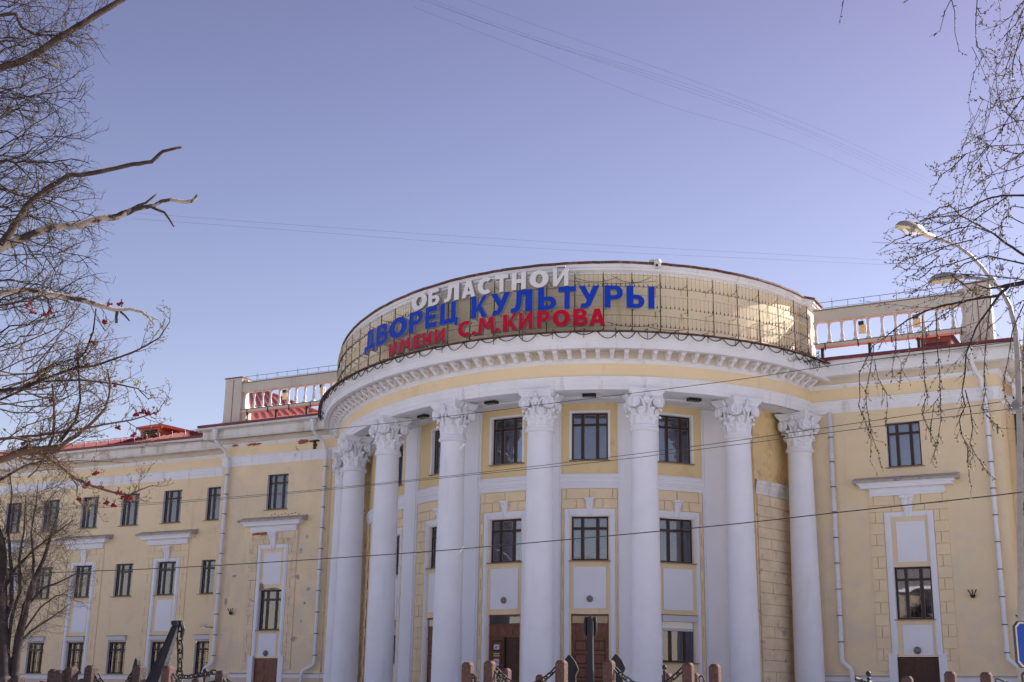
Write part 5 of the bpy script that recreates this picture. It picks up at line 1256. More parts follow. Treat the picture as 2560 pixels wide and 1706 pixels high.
def lantern(a, e, up, w, hh, nm, bowl=True):
    """a = socket end, e = tip"""
    ax = (e-a); L = ax.length; ax.normalize(); sx = ax.cross(up).normalized(); up = sx.cross(ax).normalized()
    b = MB(); n = 14; st = [(0, .25, .28), (.05, .36, .36), (.3, .42, .42), (.36, .6, .7), (.42, .78, .85), (.6, 1, 1), (.8, .92, .9), (.93, .62, .55), (1, .12, .1)]
    vs = []
    for k, ww, h in st:
        for i in range(n):
            q = math.pi*i/(n-1); vs.append(a+ax*(L*k)+sx*(w/2*ww*math.cos(q))+up*(hh*h*math.sin(q)))
    fs = []
    for j in range(len(st)-1):
        for i in range(n-1): o = j*n+i; fs.append((o, o+1, o+n+1, o+n))
    b.add(vs, fs); obj('lantern_hood', b, M['lamp_metal'], lp, smooth=True)
    b = MB(); vs = []
    for k, ww, h in st:
        for i in range(n):
            q = math.pi*i/(n-1); vs.append(a+ax*(L*k)+sx*(w/2*ww*.97*math.cos(q))-up*(hh*.16*h*math.sin(q)))
    b.add(vs, [tuple(reversed(f)) for f in fs]); obj('lantern_tray', b, M['lamp_glass'], lp, smooth=True)
    if bowl:
        b = MB(); vs = []
        for k, ww, h in st[3:8]:
            for i in range(n):
                q = math.pi*i/(n-1); kk = (k-.36)/.57; vs.append(a+ax*(L*(.42+.4*kk))+sx*(w/2*ww*.7*math.cos(q))-up*(hh*(.16+.5*math.sin(math.pi*min(1, max(0, kk))))*math.sin(q)))
        b.add(vs, [tuple(reversed(f)) for f in fs if max(f) < len(vs)]); obj('lantern_glass', b, M['glass'], lp, smooth=True)
lantern(A(2337, 597, 23.5), A(2240, 564, 23.0), Vector((.1, -.1, 1)), .36, .17, 'upper')
lantern(A(2419, 693, 25.6), A(2328, 710, 26.8), Vector((0, 0, 1)), .40, .19, 'lower', False)
b = MB(); p = A(2540, 1022, 24.1); b.lathe([(.05, .14), (.07, .08), (.15, -.02), (.16, -.06)], 12, p); obj('small_floodlight', b, M['lamp_metal'], lp)
b = MB(); p = A(2538, 1002, 24.1); b.box(p, (.5, .05, .05), Matrix.Rotation(YAW, 3, 'Z')); b.ball(p+exr*-.2, .05, 6, 4); b.ball(p+exr*.1, .05, 6, 4); obj('wire_clamp', b, M['gutter'], lp)

# ------------------------------------------------------------------ blue road sign
rs = thing('road_sign', (*A(2590, 1600, 15)[:2], -1.2), 'blue road sign with white border at the right edge, pale plate below', 'sign')
def oct_plate(b, c, w, h, cut, th, m, ex, off=0):
    p = [(-w/2+cut, -h/2), (w/2-cut, -h/2), (w/2, -h/2+cut), (w/2, h/2-cut), (w/2-cut, h/2), (-w/2+cut, h/2), (-w/2, h/2-cut), (-w/2, -h/2+cut)]
    ey = Vector((-ex.y, ex.x, 0)); slab(b, p, th, c-ey*off, ex, ey, m)
c = (A(2535, 1611, 15)+A(2535, 1611, 15))/2; ex2 = (exr*.96+eyr*.28).normalized(); c = c+ex2*.275
b = MB(); oct_plate(b, c, .53, .485, .055, .03, 0, ex2); oct_plate(b, c, .51, .465, .05, .012, 1, ex2, .012); oct_plate(b, c, .475, .43, .045, .012, 2, ex2, .017)
obj('blue_plate', b, [M['clamp'], M['sign_white'], M['sign_blue']], rs)
c2 = c+Vector((.03, 0, -.42)); b = MB(); oct_plate(b, c2, .5, .28, .03, .03, 0, ex2); oct_plate(b, c2, .48, .26, .03, .012, 1, ex2, .015); obj('lower_plate', b, [M['clamp'], M['sign_white']], rs)
b = MB(); b.tube([c+Vector((.02, .06, .3)), c+Vector((.02, .06, -2.4))], .035, 8); obj('sign_post', b, M['lamp_metal'], rs)

# ------------------------------------------------------------------ overhead wires
def wire(pts, label, r=.012, n=None, group='overhead wires'):
    """pts: (px, py, distance)"""
    P = [A(*p) for p in pts]
    Q = []
    for i in range(len(P)-1):
        p0, p1, p2, p3 = P[max(0, i-1)], P[i], P[i+1], P[min(len(P)-1, i+2)]
        for k in range(8):
            t = k/8; Q.append(.5*((2*p1)+(p2-p0)*t+(2*p0-5*p1+4*p2-p3)*t*t+(3*p1-p0-3*p2+p3)*t*t*t))
    Q.append(P[-1]); b = MB(); b.tube(Q, r, 4); o = obj('overhead_wire', b, M['cable'], None)
    o['label'] = label; o['category'] = 'wire'; o['group'] = group; return o
wire([(2538, 1000, 24.1), (1960, 1084.6, 27), (1780, 1110.5, 28), (1522, 1143.7, 30), (1180, 1184, 33), (780, 1225.6, 37), (500, 1249, 41), (259, 1265, 45), (-40, 1280, 50)], 'upper of the two parallel wires running from the street lamp across the column shafts', .0075)
wire([(2530, 1022, 24.1), (1960, 1097, 27), (1780, 1120, 28), (1522, 1152.6, 30), (1180, 1187.8, 33), (780, 1229, 37), (500, 1253, 41), (259, 1269, 45), (-40, 1284, 50)], 'lower of the two parallel wires running from the street lamp across the column shafts', .0075)
wire([(2700, 1211, 20), (2479, 1240, 21), (2110, 1280, 22.5), (1780, 1316, 24), (1320, 1358, 26), (1000, 1384.5, 28), (500, 1416.4, 31), (183, 1430, 34), (-60, 1438, 37)], 'thickest wire, lowest one, crossing below the capitals from edge to edge', .0105)
wire([(2700, 822, 24), (2560, 850, 25), (2100, 911, 28), (1820, 953, 30), (1400, 1006, 33), (1180, 1034, 35), (900, 1066, 38), (643, 1091, 42), (500, 1103, 46), (250, 1117, 52)], 'single thin wire crossing the frieze and the capitals above the paired wires', .0085)
for i, (pts, lb) in enumerate((([(1020, -20, 60), (1040, -5, 60), (1320, 95, 62), (1650, 205, 66), (1960, 315, 74), (2240, 440, 90), (2400, 520, 105)], 'leftmost thin wire in the sky sweeping down to the right from the top edge'),
    ([(1040, -10, 60), (1300, 88, 61), (1650, 197, 66), (1960, 306, 74), (2240, 430, 90), (2400, 505, 105)], 'second thin sky wire, close beside the leftmost one'),
    ([(1050, -12, 61), (1320, 88, 62), (1700, 205, 67), (1990, 313, 75), (2260, 430, 90), (2400, 500, 105)], 'third thin sky wire, running with the second'),
    ([(1140, -10, 62), (1400, 85, 64), (1740, 205, 69), (2040, 320, 78), (2250, 415, 92), (2400, 485, 105)], 'uppermost thin sky wire, apart from the other three'),
    )): wire(pts, lb, .0046, group='thin wires high in the sky')
wire([(1034, 18, 58), (1300, 120, 60), (1650, 258, 66), (1960, 350, 74), (2240, 470, 90), (2400, 540, 105)], 'lowest thin sky wire of the bundle at the top', .0045, group='thin wires high in the sky')
wire([(330, 532, 90), (700, 560, 92), (1306, 601, 95), (1960, 637, 100), (2230, 652, 104), (2420, 664, 110)], 'upper of two faint wires in the sky above the sign wall', .0055, group='faint sky wires above the sign wall')
wire([(330, 547, 90), (700, 574, 92), (1306, 619, 95), (1960, 650, 100), (2230, 663, 104), (2420, 674, 110)], 'lower of two faint wires in the sky above the sign wall', .0055, group='faint sky wires above the sign wall')

# ------------------------------------------------------------------ trees
def grow(p, d, L, n, wig, rng, droop=0., up=0.):
    P = [Vector(p)]; d = Vector(d).normalized()
    for i in range(n):
        d = d+Vector((rng.gauss(0, wig), rng.gauss(0, wig), rng.gauss(0, wig)))+Vector((0, 0, up-droop)); d.normalize(); P.append(P[-1]+d*(L/n))
    return P
def side_dir(d, rng, lo, hi):
    d = Vector(d).normalized(); a = d.cross(Vector((rng.gauss(0, 1), rng.gauss(0, 1), rng.gauss(0, 1)))).normalized(); q = R(rng.uniform(lo, hi)); return (d*math.cos(q)+a*math.sin(q)).normalized()
def bud(b, p, d, L, r, m):
    d = Vector(d).normalized(); a = d.cross(Vector((.3, .2, .9))).normalized(); c = d.cross(a)
    v = [p-d*L*.2, p+d*L*.3+a*r, p+d*L*.3+c*r, p+d*L*.3-a*r, p+d*L*.3-c*r, p+d*L]
    b.add(v, [(0, 2, 1), (0, 3, 2), (0, 4, 3), (0, 1, 4), (5, 1, 2), (5, 2, 3), (5, 3, 4), (5, 4, 1)], m)
def twigs(b, path, rng, dens, L, r, lv, wig=.12, droop=.0, up=0., start=.0, bm=1, budr=.5, budsize=.03, ang=(25, 65), fil=None):
    """recursive twigs along a path"""
    tot = sum((path[i+1]-path[i]).length for i in range(len(path)-1)); n = int(tot*dens+rng.random())
    for k in range(n):
        f = start+(1-start)*(k+rng.random())/max(1, n); s = f*(len(path)-1); i = min(len(path)-2, int(s)); p = path[i].lerp(path[i+1], s-i); d = path[i+1]-path[i]
        l = L*rng.uniform(.45, 1.15)*(1-.35*f); q = grow(p, side_dir(d, rng, *ang), l, 5 if lv else 4, wig, rng, droop, up)
        if fil and not fil(q[-1]): continue
        m0 = len(q); b.tube(q, [r*(1-.75*j/(m0-1)) for j in range(m0)], 3, cap=False)
        if budr:
            for j in range(1, m0):
                if rng.random() < budr: bud(b, q[j], (q[j]-q[j-1])+Vector((rng.gauss(0, .02), rng.gauss(0, .02), rng.gauss(0, .02))), budsize*rng.uniform(.6, 1.3), budsize*.22, bm if rng.random() < .7 else bm+1)
        if lv: twigs(b, q, rng, dens*(2.0 if lv == 1 else 1.5), L*.5, r*.62, lv-1, wig*1.15, droop, up, .1, bm, budr, budsize, ang, fil)
def px_of(p):
    x, y, z = p.dot(RV), p.dot(UV), p.dot(fw); c, s = math.cos(ROLL), math.sin(ROLL); a, e = 3237.6*x/z, -3237.6*y/z
    return 1280+c*a-s*e, 853+s*a+c*e
# left birch -----------------------------------------------------------------
rng = random.Random(11)
tb = thing('birch_tree', (*A(-420, 1500, 10.5)[:2], -1.6), 'bare birch at the left edge with thick broken limbs reaching into the sky', 'tree')
bx, by = A(-420, 900, 10.5)[:2]
b = MB(); b.tube([(bx, by, -1.6), (bx+.05, by, .5), (bx, by+.05, 2.5), (bx-.08, by, 4.4), (bx, by, 6.4), (bx+.1, by, 8.2)], [.2, .17, .15, .12, .09, .05], 12); obj('trunk', b, M['bark'], tb, smooth=True)
def limb(pts, radii, m, name='branch', tree=None, smooth=True, label=None):
    P = [A(*p) for p in pts]; Q = []; Rr = []
    for i in range(len(P)-1):
        for k in range(3):
            Q.append(P[i].lerp(P[i+1], k/3)+(Vector((rng.gauss(0, 1), rng.gauss(0, 1), rng.gauss(0, 1)))*radii[i]*.10 if k else Vector())); Rr.append((radii[i]+(radii[i+1]-radii[i])*k/3)*rng.uniform(.92, 1.08))
    Q.append(P[-1]); Rr.append(radii[-1]); b = MB(); b.tube(Q, Rr, 9)
    o = obj(name, b, m, tree or tb, smooth=smooth)
    if label: o['label'] = label
    return P
L1 = limb([(-420, 420, 10.5), (-200, 250, 10.2), (0, 171, 10), (46, 157, 10), (93, 132, 10), (143, 100, 10), (200, 64, 10), (250, 32, 10), (311, -3, 10), (380, -60, 10)], [.05, .035, .03, .029, .028, .028, .026, .025, .023, .018], M['bark_dark'])
limb([(93, 152, 10), (118, 157, 9.9), (146, 168, 9.8)], [.012, .01, .008], M['bark'])
L2 = limb([(-420, 800, 10.5), (-160, 660, 10.1), (0, 618, 10), (16, 595, 10), (43, 555, 10), (64, 518, 10), (93, 489, 10), (132, 464, 10), (171, 439, 10), (214, 436, 10), (271, 425, 10), (332, 411, 10), (379, 405, 10), (395, 390, 10), (407, 379, 10), (454, 368, 10)], [.055, .042, .036, .032, .027, .024, .022, .02, .02, .019, .018, .017, .015, .016, .013, .011], M['bark_dark'], label='dark broken branch stub against the sky')
L3 = limb([(-420, 790, 10.4), (-160, 665, 9.9), (0, 622, 9.7), (51, 599, 9.6), (130, 567, 9.6), (198, 565, 9.6), (253, 547, 9.6), (293, 543, 9.6), (336, 523, 9.6), (372, 517, 9.6), (387, 514, 9.6), (405, 503, 9.6), (425, 500, 9.6), (467, 506, 9.6), (482, 502, 9.6), (494, 488, 9.6)], [.055, .042, .034, .03, .028, .027, .025, .024, .021, .018, .015, .014, .013, .015, .013, .010], M['bark'], label='pale broken birch branch lit by the sun')
limb([(332, 522, 9.6), (345, 514, 9.6), (364, 508, 9.6), (391, 486, 9.6)], [.012, .010, .009, .006], M['bark_dark']); limb([(380, 519, 9.6), (411, 531, 9.6), (421, 545, 9.6), (435, 567, 9.6)], [.011, .010, .008, .006], M['bark_dark'])
L4 = limb([(-420, 900, 10.4), (-150, 760, 9.8), (0, 733, 9.5), (59, 725, 9.5), (119, 735, 9.5), (198, 749, 9.5), (253, 765, 9.5), (293, 776, 9.5), (324, 773, 9.5), (356, 780, 9.5), (373, 795, 9.5), (389, 816, 9.5)], [.035, .025, .022, .021, .021, .02, .018, .015, .011, .011, .008, .004], M['bark'])
limb([(293, 776, 9.5), (291, 790, 9.5), (291, 808, 9.5)], [.011, .011, .010], M['bark_dark']); limb([(301, 780, 9.5), (313, 790, 9.5), (324, 803, 9.5)], [.008, .007, .005], M['bark_dark'])
L5 = limb([(-420, 300, 10.4), (-100, 60, 10.1), (-20, 40, 10), (40, 35, 10), (55, 70, 10), (90, 87, 10), (150, 90, 10)], [.03, .02, .016, .013, .011, .009, .006], M['bark_dark'])
b = MB()
def inside(lim):
    xs = [p[0] for p in lim]; ys = [p[1] for p in lim]
    def f(p):
        x, y = px_of(p)
        if x < -250: return rng.random() < .3
        return x < np.interp(y, ys, xs)+rng.uniform(-25, 12)
    return f
lim = [(330, -200), (300, 0), (285, 150), (270, 230), (295, 290), (300, 390), (255, 450), (262, 500), (290, 545), (300, 620), (330, 680), (355, 720), (300, 780), (300, 820), (330, 900), (300, 960), (250, 1000), (120, 1040), (-50, 1060)]
fil = inside(lim)
stems = []
for i in range(58):
    y0 = rng.uniform(-120, 900); x0 = rng.uniform(-260, -30); d0 = rng.uniform(9, 12.5); ex = rng.uniform(60, 250); ey = y0+rng.uniform(-190, 90)
    if y0 > 700: ey = y0+rng.uniform(-150, 40)
    P = [A(x0, y0, d0), A(x0+(ex-x0)*.35, y0+(ey-y0)*.2, d0-.1), A(x0+(ex-x0)*.7, y0+(ey-y0)*.6, d0-.2), A(ex, ey, d0-.2)]
    Q = []
    for j in range(3):
        for k in range(4): Q.append(P[j].lerp(P[j+1], k/4)+Vector((rng.gauss(0, .012), rng.gauss(0, .012), rng.gauss(0, .012))))
    Q.append(P[-1]); rr = rng.uniform(.007, .014); b.tube(Q, [rr*(1-.8*k/(len(Q)-1)) for k in range(len(Q))], 4, cap=False); stems.append(Q)
for Q in stems: twigs(b, Q, rng, 6.2, .52, .0052, 2, .15, .03, .02, .05, budr=.35, budsize=.013, fil=fil)
for Q, dn_, ln in ((L1, 9, .5), (L2[:9], 7, .4), (L3[:7], 7, .4), (L4[:7], 6, .4), (L5, 9, .5)): twigs(b, Q, rng, dn_, ln, .004, 2, .16, .03, .02, .1, budr=.35, budsize=.013, fil=fil)
o = obj('twigs', b, [M['twig'], M['bud'], M['bud_dark']], tb, kind='stuff')
# rowan -------------------------------------------------------------------------
tr = thing('rowan_tree', (*A(-380, 1600, 8.5)[:2], -1.6), 'rowan with withered red berry clusters and opening buds at the left edge', 'tree')
b = MB(); rx, ry = A(-380, 1300, 8.5)[:2]; b.tube([(rx, ry, -1.6), (rx, ry, 0), (rx+.1, ry, 1.6), (rx+.1, ry, 3.2)], [.1, .08, .06, .03], 10); obj('trunk', b, M['bark'], tr, smooth=True)
K = []
K.append(limb([(-380, 1400, 8.5), (-120, 1185, 8.2), (0, 1151, 8), (54, 1130, 8), (100, 1124, 8), (146, 1119, 8), (190, 1090, 8), (227, 1060, 8), (262, 1025, 8), (273, 990, 8), (276, 957, 8), (268, 925, 8)], [.035, .024, .021, .02, .018, .016, .012, .010, .008, .007, .006, .003], M['twig_light'], tree=tr))
K.append(limb([(-380, 1300, 8.5), (-120, 1140, 8.2), (0, 1150, 8.1), (70, 1116, 8), (110, 1140, 8), (146, 1162, 8), (189, 1197, 8), (232, 1216, 8), (286, 1232, 8), (324, 1238, 8), (350, 1225, 8), (383, 1213, 8)], [.025, .018, .014, .012, .011, .011, .010, .009, .007, .005, .004, .002], M['twig_light'], tree=tr))
K.append(limb([(-250, 1010, 8.3), (0, 976, 8), (51, 970, 8), (103, 950, 8), (190, 919, 8), (237, 915, 8), (328, 883, 8), (368, 863, 8), (399, 844, 8), (425, 804, 8)], [.014, .010, .009, .0085, .008, .007, .006, .005, .004, .003], M['twig_black'], tree=tr))
K.append(limb([(-200, 1100, 8.3), (0, 1098, 8), (90, 1090, 8), (190, 1075, 8), (260, 1062, 8), (330, 1050, 8), (380, 1035, 8), (398, 1030, 8)], [.014, .009, .008, .007, .006, .005, .004, .002], M['twig_light'], tree=tr))
K.append(limb([(240, 772, 8), (233, 830, 8), (213, 880, 8), (194, 900, 8), (198, 947, 8), (201, 1000, 8), (190, 1050, 8), (150, 1105, 8)], [.004, .005, .006, .006, .006, .007, .008, .009], M['twig'], tree=tr))
K.append(limb([(130, 960, 8), (134, 1000, 8), (136, 1040, 8), (133, 1090, 8), (120, 1120, 8)], [.005, .007, .008, .009, .010], M['twig_light'], tree=tr))
K.append(limb([(0, 1000, 8.1), (100, 955, 8.1), (200, 950, 8.1), (290, 960, 8.1), (345, 972, 8.1), (372, 1000, 8.1)], [.008, .007, .006, .005, .004, .002], M['twig'], tree=tr))
K.append(limb([(175, 1190, 8), (193, 1215, 8), (192, 1240, 8), (205, 1262, 8), (218, 1270, 8)], [.004, .004, .003, .003, .002], M['twig_light'], tree=tr))
K.append(limb([(-60, 1230, 8.2), (0, 1200, 8.1), (60, 1165, 8.1), (120, 1150, 8.1)], [.009, .008, .006, .004], M['twig'], tree=tr))
b = MB()
for Q in K: twigs(b, Q[1:], rng, 13, .26, .0032, 2, .17, .0, .05, .05, budr=.4, budsize=.013, fil=lambda p: px_of(p)[0] < 440)
for i in range(26):
    y0 = rng.uniform(880, 1240); Q = [A(rng.uniform(-160, 80), y0, rng.uniform(7.8, 8.6)), A(rng.uniform(60, 170), y0-rng.uniform(-20, 90), 8), A(rng.uniform(170, 330), y0-rng.uniform(20, 180), 8)]
    Q = [Q[0], Q[0].lerp(Q[1], .5)+Vector((0, 0, -.02)), Q[1], Q[1].lerp(Q[2], .5)+Vector((0, 0, .02)), Q[2]]; b.tube(Q, [.006, .005, .004, .003, .0015], 3, cap=False)
    twigs(b, Q, rng, 11, .22, .0028, 1, .17, 0, .05, .1, budr=.35, budsize=.012, fil=lambda p: (lambda q: q[0] < 330 and q[1] < 1190)(px_of(p)))
for i in range(60):     # opened leaf buds
    Q = rng.choice(K); j = rng.randrange(1, len(Q)-1); p = Q[j].lerp(Q[j+1], rng.random())+Vector((rng.gauss(0, .006), rng.gauss(0, .006), rng.gauss(0, .006)))
    x, y = px_of(p)
    if x < -60: continue
    e = p+Vector((rng.gauss(0, .03), rng.gauss(0, .03), rng.uniform(.01, .05))); b.tube([p, e], .0018, 3, cap=False)
    for k in range(3): bud(b, e, Vector((rng.gauss(0, 1), rng.gauss(0, 1), 1.2)), rng.uniform(.015, .032), .005, 3)
obj('twigs', b, [M['twig_light'], M['bud'], M['bud_dark'], M['leaflet']], tr, kind='stuff')
BER = [(240, 1184), (221, 1208), (253, 1219), (198, 1248), (297, 1232), (324, 1246), (264, 1258), (286, 1263), (391, 1032), (369, 1034), (291, 964), (129, 1004), (294, 1070), (334, 1087), (125, 780), (110, 790), (263, 805), (302, 761), (273, 759), (81, 784), (71, 763), (221, 911), (236, 857), (310, 1245), (214, 1216), (60, 1108), (190, 1090), (357, 1030), (340, 1036)]
for x, y in BER:
    c = A(x, y, 8 if x > 10 else 7.8); b = MB()
    for k in range(rng.randint(6, 10)): b.ball(c+Vector((rng.uniform(-.017, .017), rng.uniform(-.012, .012), rng.uniform(-.009, .009))), rng.uniform(.006, .009), 5, 4)
    for k in range(3): b.tube([c+Vector((rng.gauss(0, .012), 0, -.005)), c+Vector((rng.gauss(0, .01), 0, .035))], .0016, 3)
    obj('berry_cluster', b, M['berry'], tr)
# dark multi-stem tree at lower left ----------------------------------------------
td = thing('bare_tree', (*A(25, 1800, 33)[:2], 0), 'dark bare tree with many fine twigs in front of the far left wing', 'tree')
rng = random.Random(5)
def limb2(pts, radii, d=33): return limb([(x, y, d) for x, y in pts], radii, M['twig_black'], tree=td)
D = [limb2([(10, 1900), (8, 1700), (4, 1560), (2, 1450), (5, 1370), (-10, 1300)], [.2, .17, .15, .14, .10, .06]),
     limb2([(36, 1900), (34, 1706), (39, 1654), (47, 1595), (64, 1517), (82, 1458), (109, 1400), (130, 1330), (150, 1270)], [.13, .12, .11, .095, .08, .065, .05, .03, .012]),
     limb2([(31, 1672), (20, 1640), (22, 1600), (30, 1540), (50, 1480), (48, 1400), (60, 1330), (64, 1240)], [.05, .05, .045, .04, .035, .03, .02, .01]),
     limb2([(45, 1610), (75, 1580), (120, 1550), (150, 1530), (175, 1510)], [.03, .025, .02, .015, .006]),
     limb2([(10, 1560), (30, 1500), (28, 1420), (20, 1330), (30, 1230), (22, 1170)], [.06, .05, .04, .03, .02, .01]),
     limb2([(64, 1517), (110, 1470), (150, 1455), (200, 1430), (235, 1420)], [.035, .028, .02, .012, .005]),
     limb2([(82, 1458), (84, 1400), (78, 1330), (90, 1260), (96, 1200)], [.035, .03, .022, .015, .006]),
     limb2([(47, 1595), (100, 1520), (140, 1490), (170, 1485)], [.03, .022, .015, .006]),
     limb2([(5, 1480), (40, 1420), (80, 1380), (130, 1340), (185, 1300)], [.045, .035, .025, .015, .006])]
b = MB(); f3 = lambda p: (lambda q: q[0] < 262-abs(q[1]-1420)*.22+rng.uniform(-20, 8) and 1165 < q[1] < 1690 and (q[1] < 1600 or q[0] < 150))(px_of(p))
for Q in D[1:]: twigs(b, Q[1:], rng, 6.2, 1.35, .008, 2, .14, .02, .03, .1, budr=0, fil=f3)
twigs(b, D[0][1:], rng, 4, 1.2, .011, 2, .13, .02, .03, .3, budr=0, fil=f3)
obj('twigs', b, [M['twig_grey']], td, kind='stuff')
# right birch ------------------------------------------------------------------------
rng = random.Random(23)
tg = thing('birch_tree', (*A(2760, 1500, 9)[:2], -1.6), 'birch at the right edge with hanging budding twigs in front of the street lamp', 'tree')
gx, gy = A(2760, 900, 9)[:2]
b = MB(); b.tube([(gx, gy, -1.6), (gx, gy, 1), (gx-.05, gy, 3), (gx, gy, 5), (gx+.05, gy, 7)], [.16, .13, .11, .08, .05], 12); obj('trunk', b, M['bark'], tg, smooth=True)
b = MB(); b.tube([A(2580, 1900, 14), A(2574, 1500, 14), A(2570, 1200, 14), A(2566, 1000, 14), A(2564, 900, 14), A(2570, 760, 14), A(2566, 600, 14), A(2566, 430, 14), A(2562, 250, 14)], [.06, .055, .05, .045, .04, .03, .022, .018, .01], 8)
ts_ = thing('young_birch', (*A(2572, 1700, 14)[:2], -1.6), 'thin mottled young birch stem at the very right edge', 'tree'); obj('trunk', b, M['bark'], ts_, smooth=True)
G = []
def lg(pts, radii, d=9.): P = limb([(x, y, d) for x, y in pts], radii, M['twig_black'], tree=tg); G.append(P); return P
lg([(2760, 700), (2640, 690), (2560, 707), (2521, 714), (2497, 718), (2470, 722), (2440, 712)], [.03, .022, .017, .014, .010, .006, .003])
lg([(2521, 716), (2497, 739), (2478, 742), (2432, 749), (2390, 758), (2355, 765), (2317, 777), (2266, 802), (2235, 825), (2215, 842), (2182, 866)], [.012, .010, .009, .008, .0075, .007, .006, .005, .004, .003, .0015])
lg([(2640, 700), (2560, 638), (2516, 610), (2483, 584), (2432, 556), (2399, 538), (2376, 513)], [.014, .010, .008, .007, .005, .004, .002])
lg([(2660, 480), (2560, 489), (2505, 489), (2470, 497), (2431, 517), (2401, 526), (2340, 541), (2300, 552)], [.011, .008, .007, .006, .005, .004, .003, .0015])
lg([(2660, 690), (2560, 660), (2470, 640), (2410, 660), (2380, 690), (2440, 735)], [.008, .006, .005, .004, .004, .003], 8.8)
lg([(2497, 740), (2460, 790), (2440, 820), (2425, 860), (2415, 885), (2413, 930), (2405, 980), (2413, 1015), (2398, 1050), (2405, 1090), (2419, 1115), (2419, 1153), (2428, 1220)], [.008, .007, .006, .005, .005, .0045, .004, .004, .0035, .003, .003, .0025, .001])
lg([(2413, 975), (2425, 1020), (2432, 1072), (2425, 1110), (2440, 1140), (2455, 1160), (2470, 1187)], [.004, .0035, .003, .003, .002, .002, .001])
lg([(2182, 866), (2165, 900), (2148, 935), (2150, 994), (2146, 1015), (2160, 1045), (2168, 1065), (2178, 1100), (2175, 1155)], [.0035, .003, .003, .003, .0025, .0025, .002, .002, .001])
lg([(2185, 862), (2175, 930), (2165, 975), (2166, 1010), (2172, 1050), (2180, 1090), (2195, 1130), (2202, 1168)], [.003, .003, .0025, .0025, .002, .002, .0015, .001])
lg([(2186, 900), (2195, 945), (2205, 965), (2217, 985), (2218, 1030), (2214, 1060)], [.0025, .002, .002, .002, .0015, .001])
lg([(2306, 790), (2307, 870), (2310, 920), (2312, 955), (2318, 990), (2304, 1026), (2315, 1060), (2327, 1086), (2340, 1110)], [.004, .0035, .003, .003, .003, .0025, .002, .0015, .001])
lg([(2340, 780), (2343, 870), (2348, 920), (2350, 970), (2352, 995), (2352, 1050), (2343, 1110), (2325, 1160)], [.004, .0035, .003, .003, .0025, .0025, .002, .001])
lg([(2350, 990), (2335, 1010), (2330, 1050), (2325, 1090)], [.002, .002, .0015, .001])
lg([(2478, 742), (2465, 850), (2460, 930), (2463, 980), (2455, 1020), (2475, 1050), (2500, 1070)], [.004, .0035, .003, .003, .002, .002, .001])
lg([(2236, 820), (2240, 870), (2232, 910), (2230, 945)], [.002, .002, .0015, .001]); lg([(2266, 802), (2275, 880), (2255, 925), (2250, 940)], [.002, .002, .0015, .001])
lg([(2560, 760), (2530, 830), (2520, 900), (2508, 960), (2515, 1000), (2530, 1020)], [.004, .003, .003, .002, .002, .001])
for p in ([(2110, -60), (2109, 0), (2104, 30), (2097, 62)], [(2275, -30), (2270, 0), (2262, 6)], [(2382, -60), (2377, 0), (2362, 30), (2350, 78), (2323, 92)], [(2380, -40), (2379, 0), (2387, 30), (2387, 80), (2398, 128), (2417, 140)], [(2440, -60), (2443, 0), (2439, 64), (2441, 118), (2484, 137), (2497, 147)], [(2443, 20), (2452, 35), (2467, 33)],
          [(2620, -40), (2560, 2), (2530, 40), (2500, 62), (2455, 76)], [(2560, 20), (2540, 60), (2520, 80), (2490, 120)], [(2560, 60), (2545, 110), (2530, 170), (2533, 210), (2560, 250)], [(2530, 130), (2515, 170), (2498, 187)], [(2580, 40), (2555, 100), (2535, 140), (2530, 190), (2545, 222)],
          [(2620, 210), (2560, 240), (2530, 250), (2508, 258)], [(2560, 240), (2530, 280), (2500, 330), (2470, 370), (2440, 410), (2400, 455), (2380, 487)], [(2600, 300), (2541, 303), (2495, 318), (2450, 340), (2413, 363)], [(2541, 303), (2500, 270), (2448, 243)], [(2503, 270), (2492, 218)], [(2620, 360), (2560, 362), (2470, 366), (2415, 385), (2370, 405), (2344, 416)], [(2415, 385), (2380, 420), (2350, 440), (2330, 440)], [(2350, 440), (2341, 462)], [(2470, 366), (2440, 400), (2420, 412)],
          [(2600, 380), (2540, 385), (2480, 370), (2442, 340)], [(2600, 400), (2530, 425), (2470, 440), (2432, 470)], [(2600, 420), (2540, 450), (2500, 470), (2455, 480)], [(2600, 350), (2530, 400), (2470, 440), (2450, 425)],
          [(2520, 490), (2450, 540), (2400, 580), (2330, 605), (2280, 610), (2180, 606)], [(2280, 585), (2240, 600), (2195, 629)], [(2430, 520), (2380, 555), (2300, 590), (2240, 610)], [(2401, 538), (2330, 545), (2300, 555), (2263, 522)], [(2376, 515), (2350, 519), (2310, 550), (2290, 560)], [(2483, 584), (2430, 565), (2380, 575), (2330, 600), (2270, 625), (2212, 637)], [(2430, 600), (2350, 620), (2290, 640), (2240, 660), (2209, 658)], [(2360, 620), (2310, 645), (2270, 672), (2262, 676)], [(2440, 640), (2380, 660), (2320, 672), (2262, 676)], [(2350, 640), (2310, 670), (2280, 690), (2266, 693)], [(2330, 670), (2310, 690), (2290, 703)],
          [(2560, 560), (2520, 540), (2505, 550), (2500, 600), (2495, 640), (2510, 700)], [(2560, 520), (2530, 515), (2506, 540), (2480, 520)], [(2560, 700), (2480, 690), (2400, 685), (2340, 695), (2300, 720), (2268, 745)], [(2470, 735), (2400, 760), (2340, 800), (2300, 830)]):
    rr = [.0042*(1-.75*i/(len(p)-1)) for i in range(len(p))]; lg(p, rr, rng.uniform(8.6, 9.3))
b = MB()
fr = lambda p: (lambda q: q[0] > np.interp(q[1], [0, 200, 400, 560, 640, 720, 800, 1250], [2440, 2440, 2320, 2230, 2200, 2230, 2160, 2130]))(px_of(p))
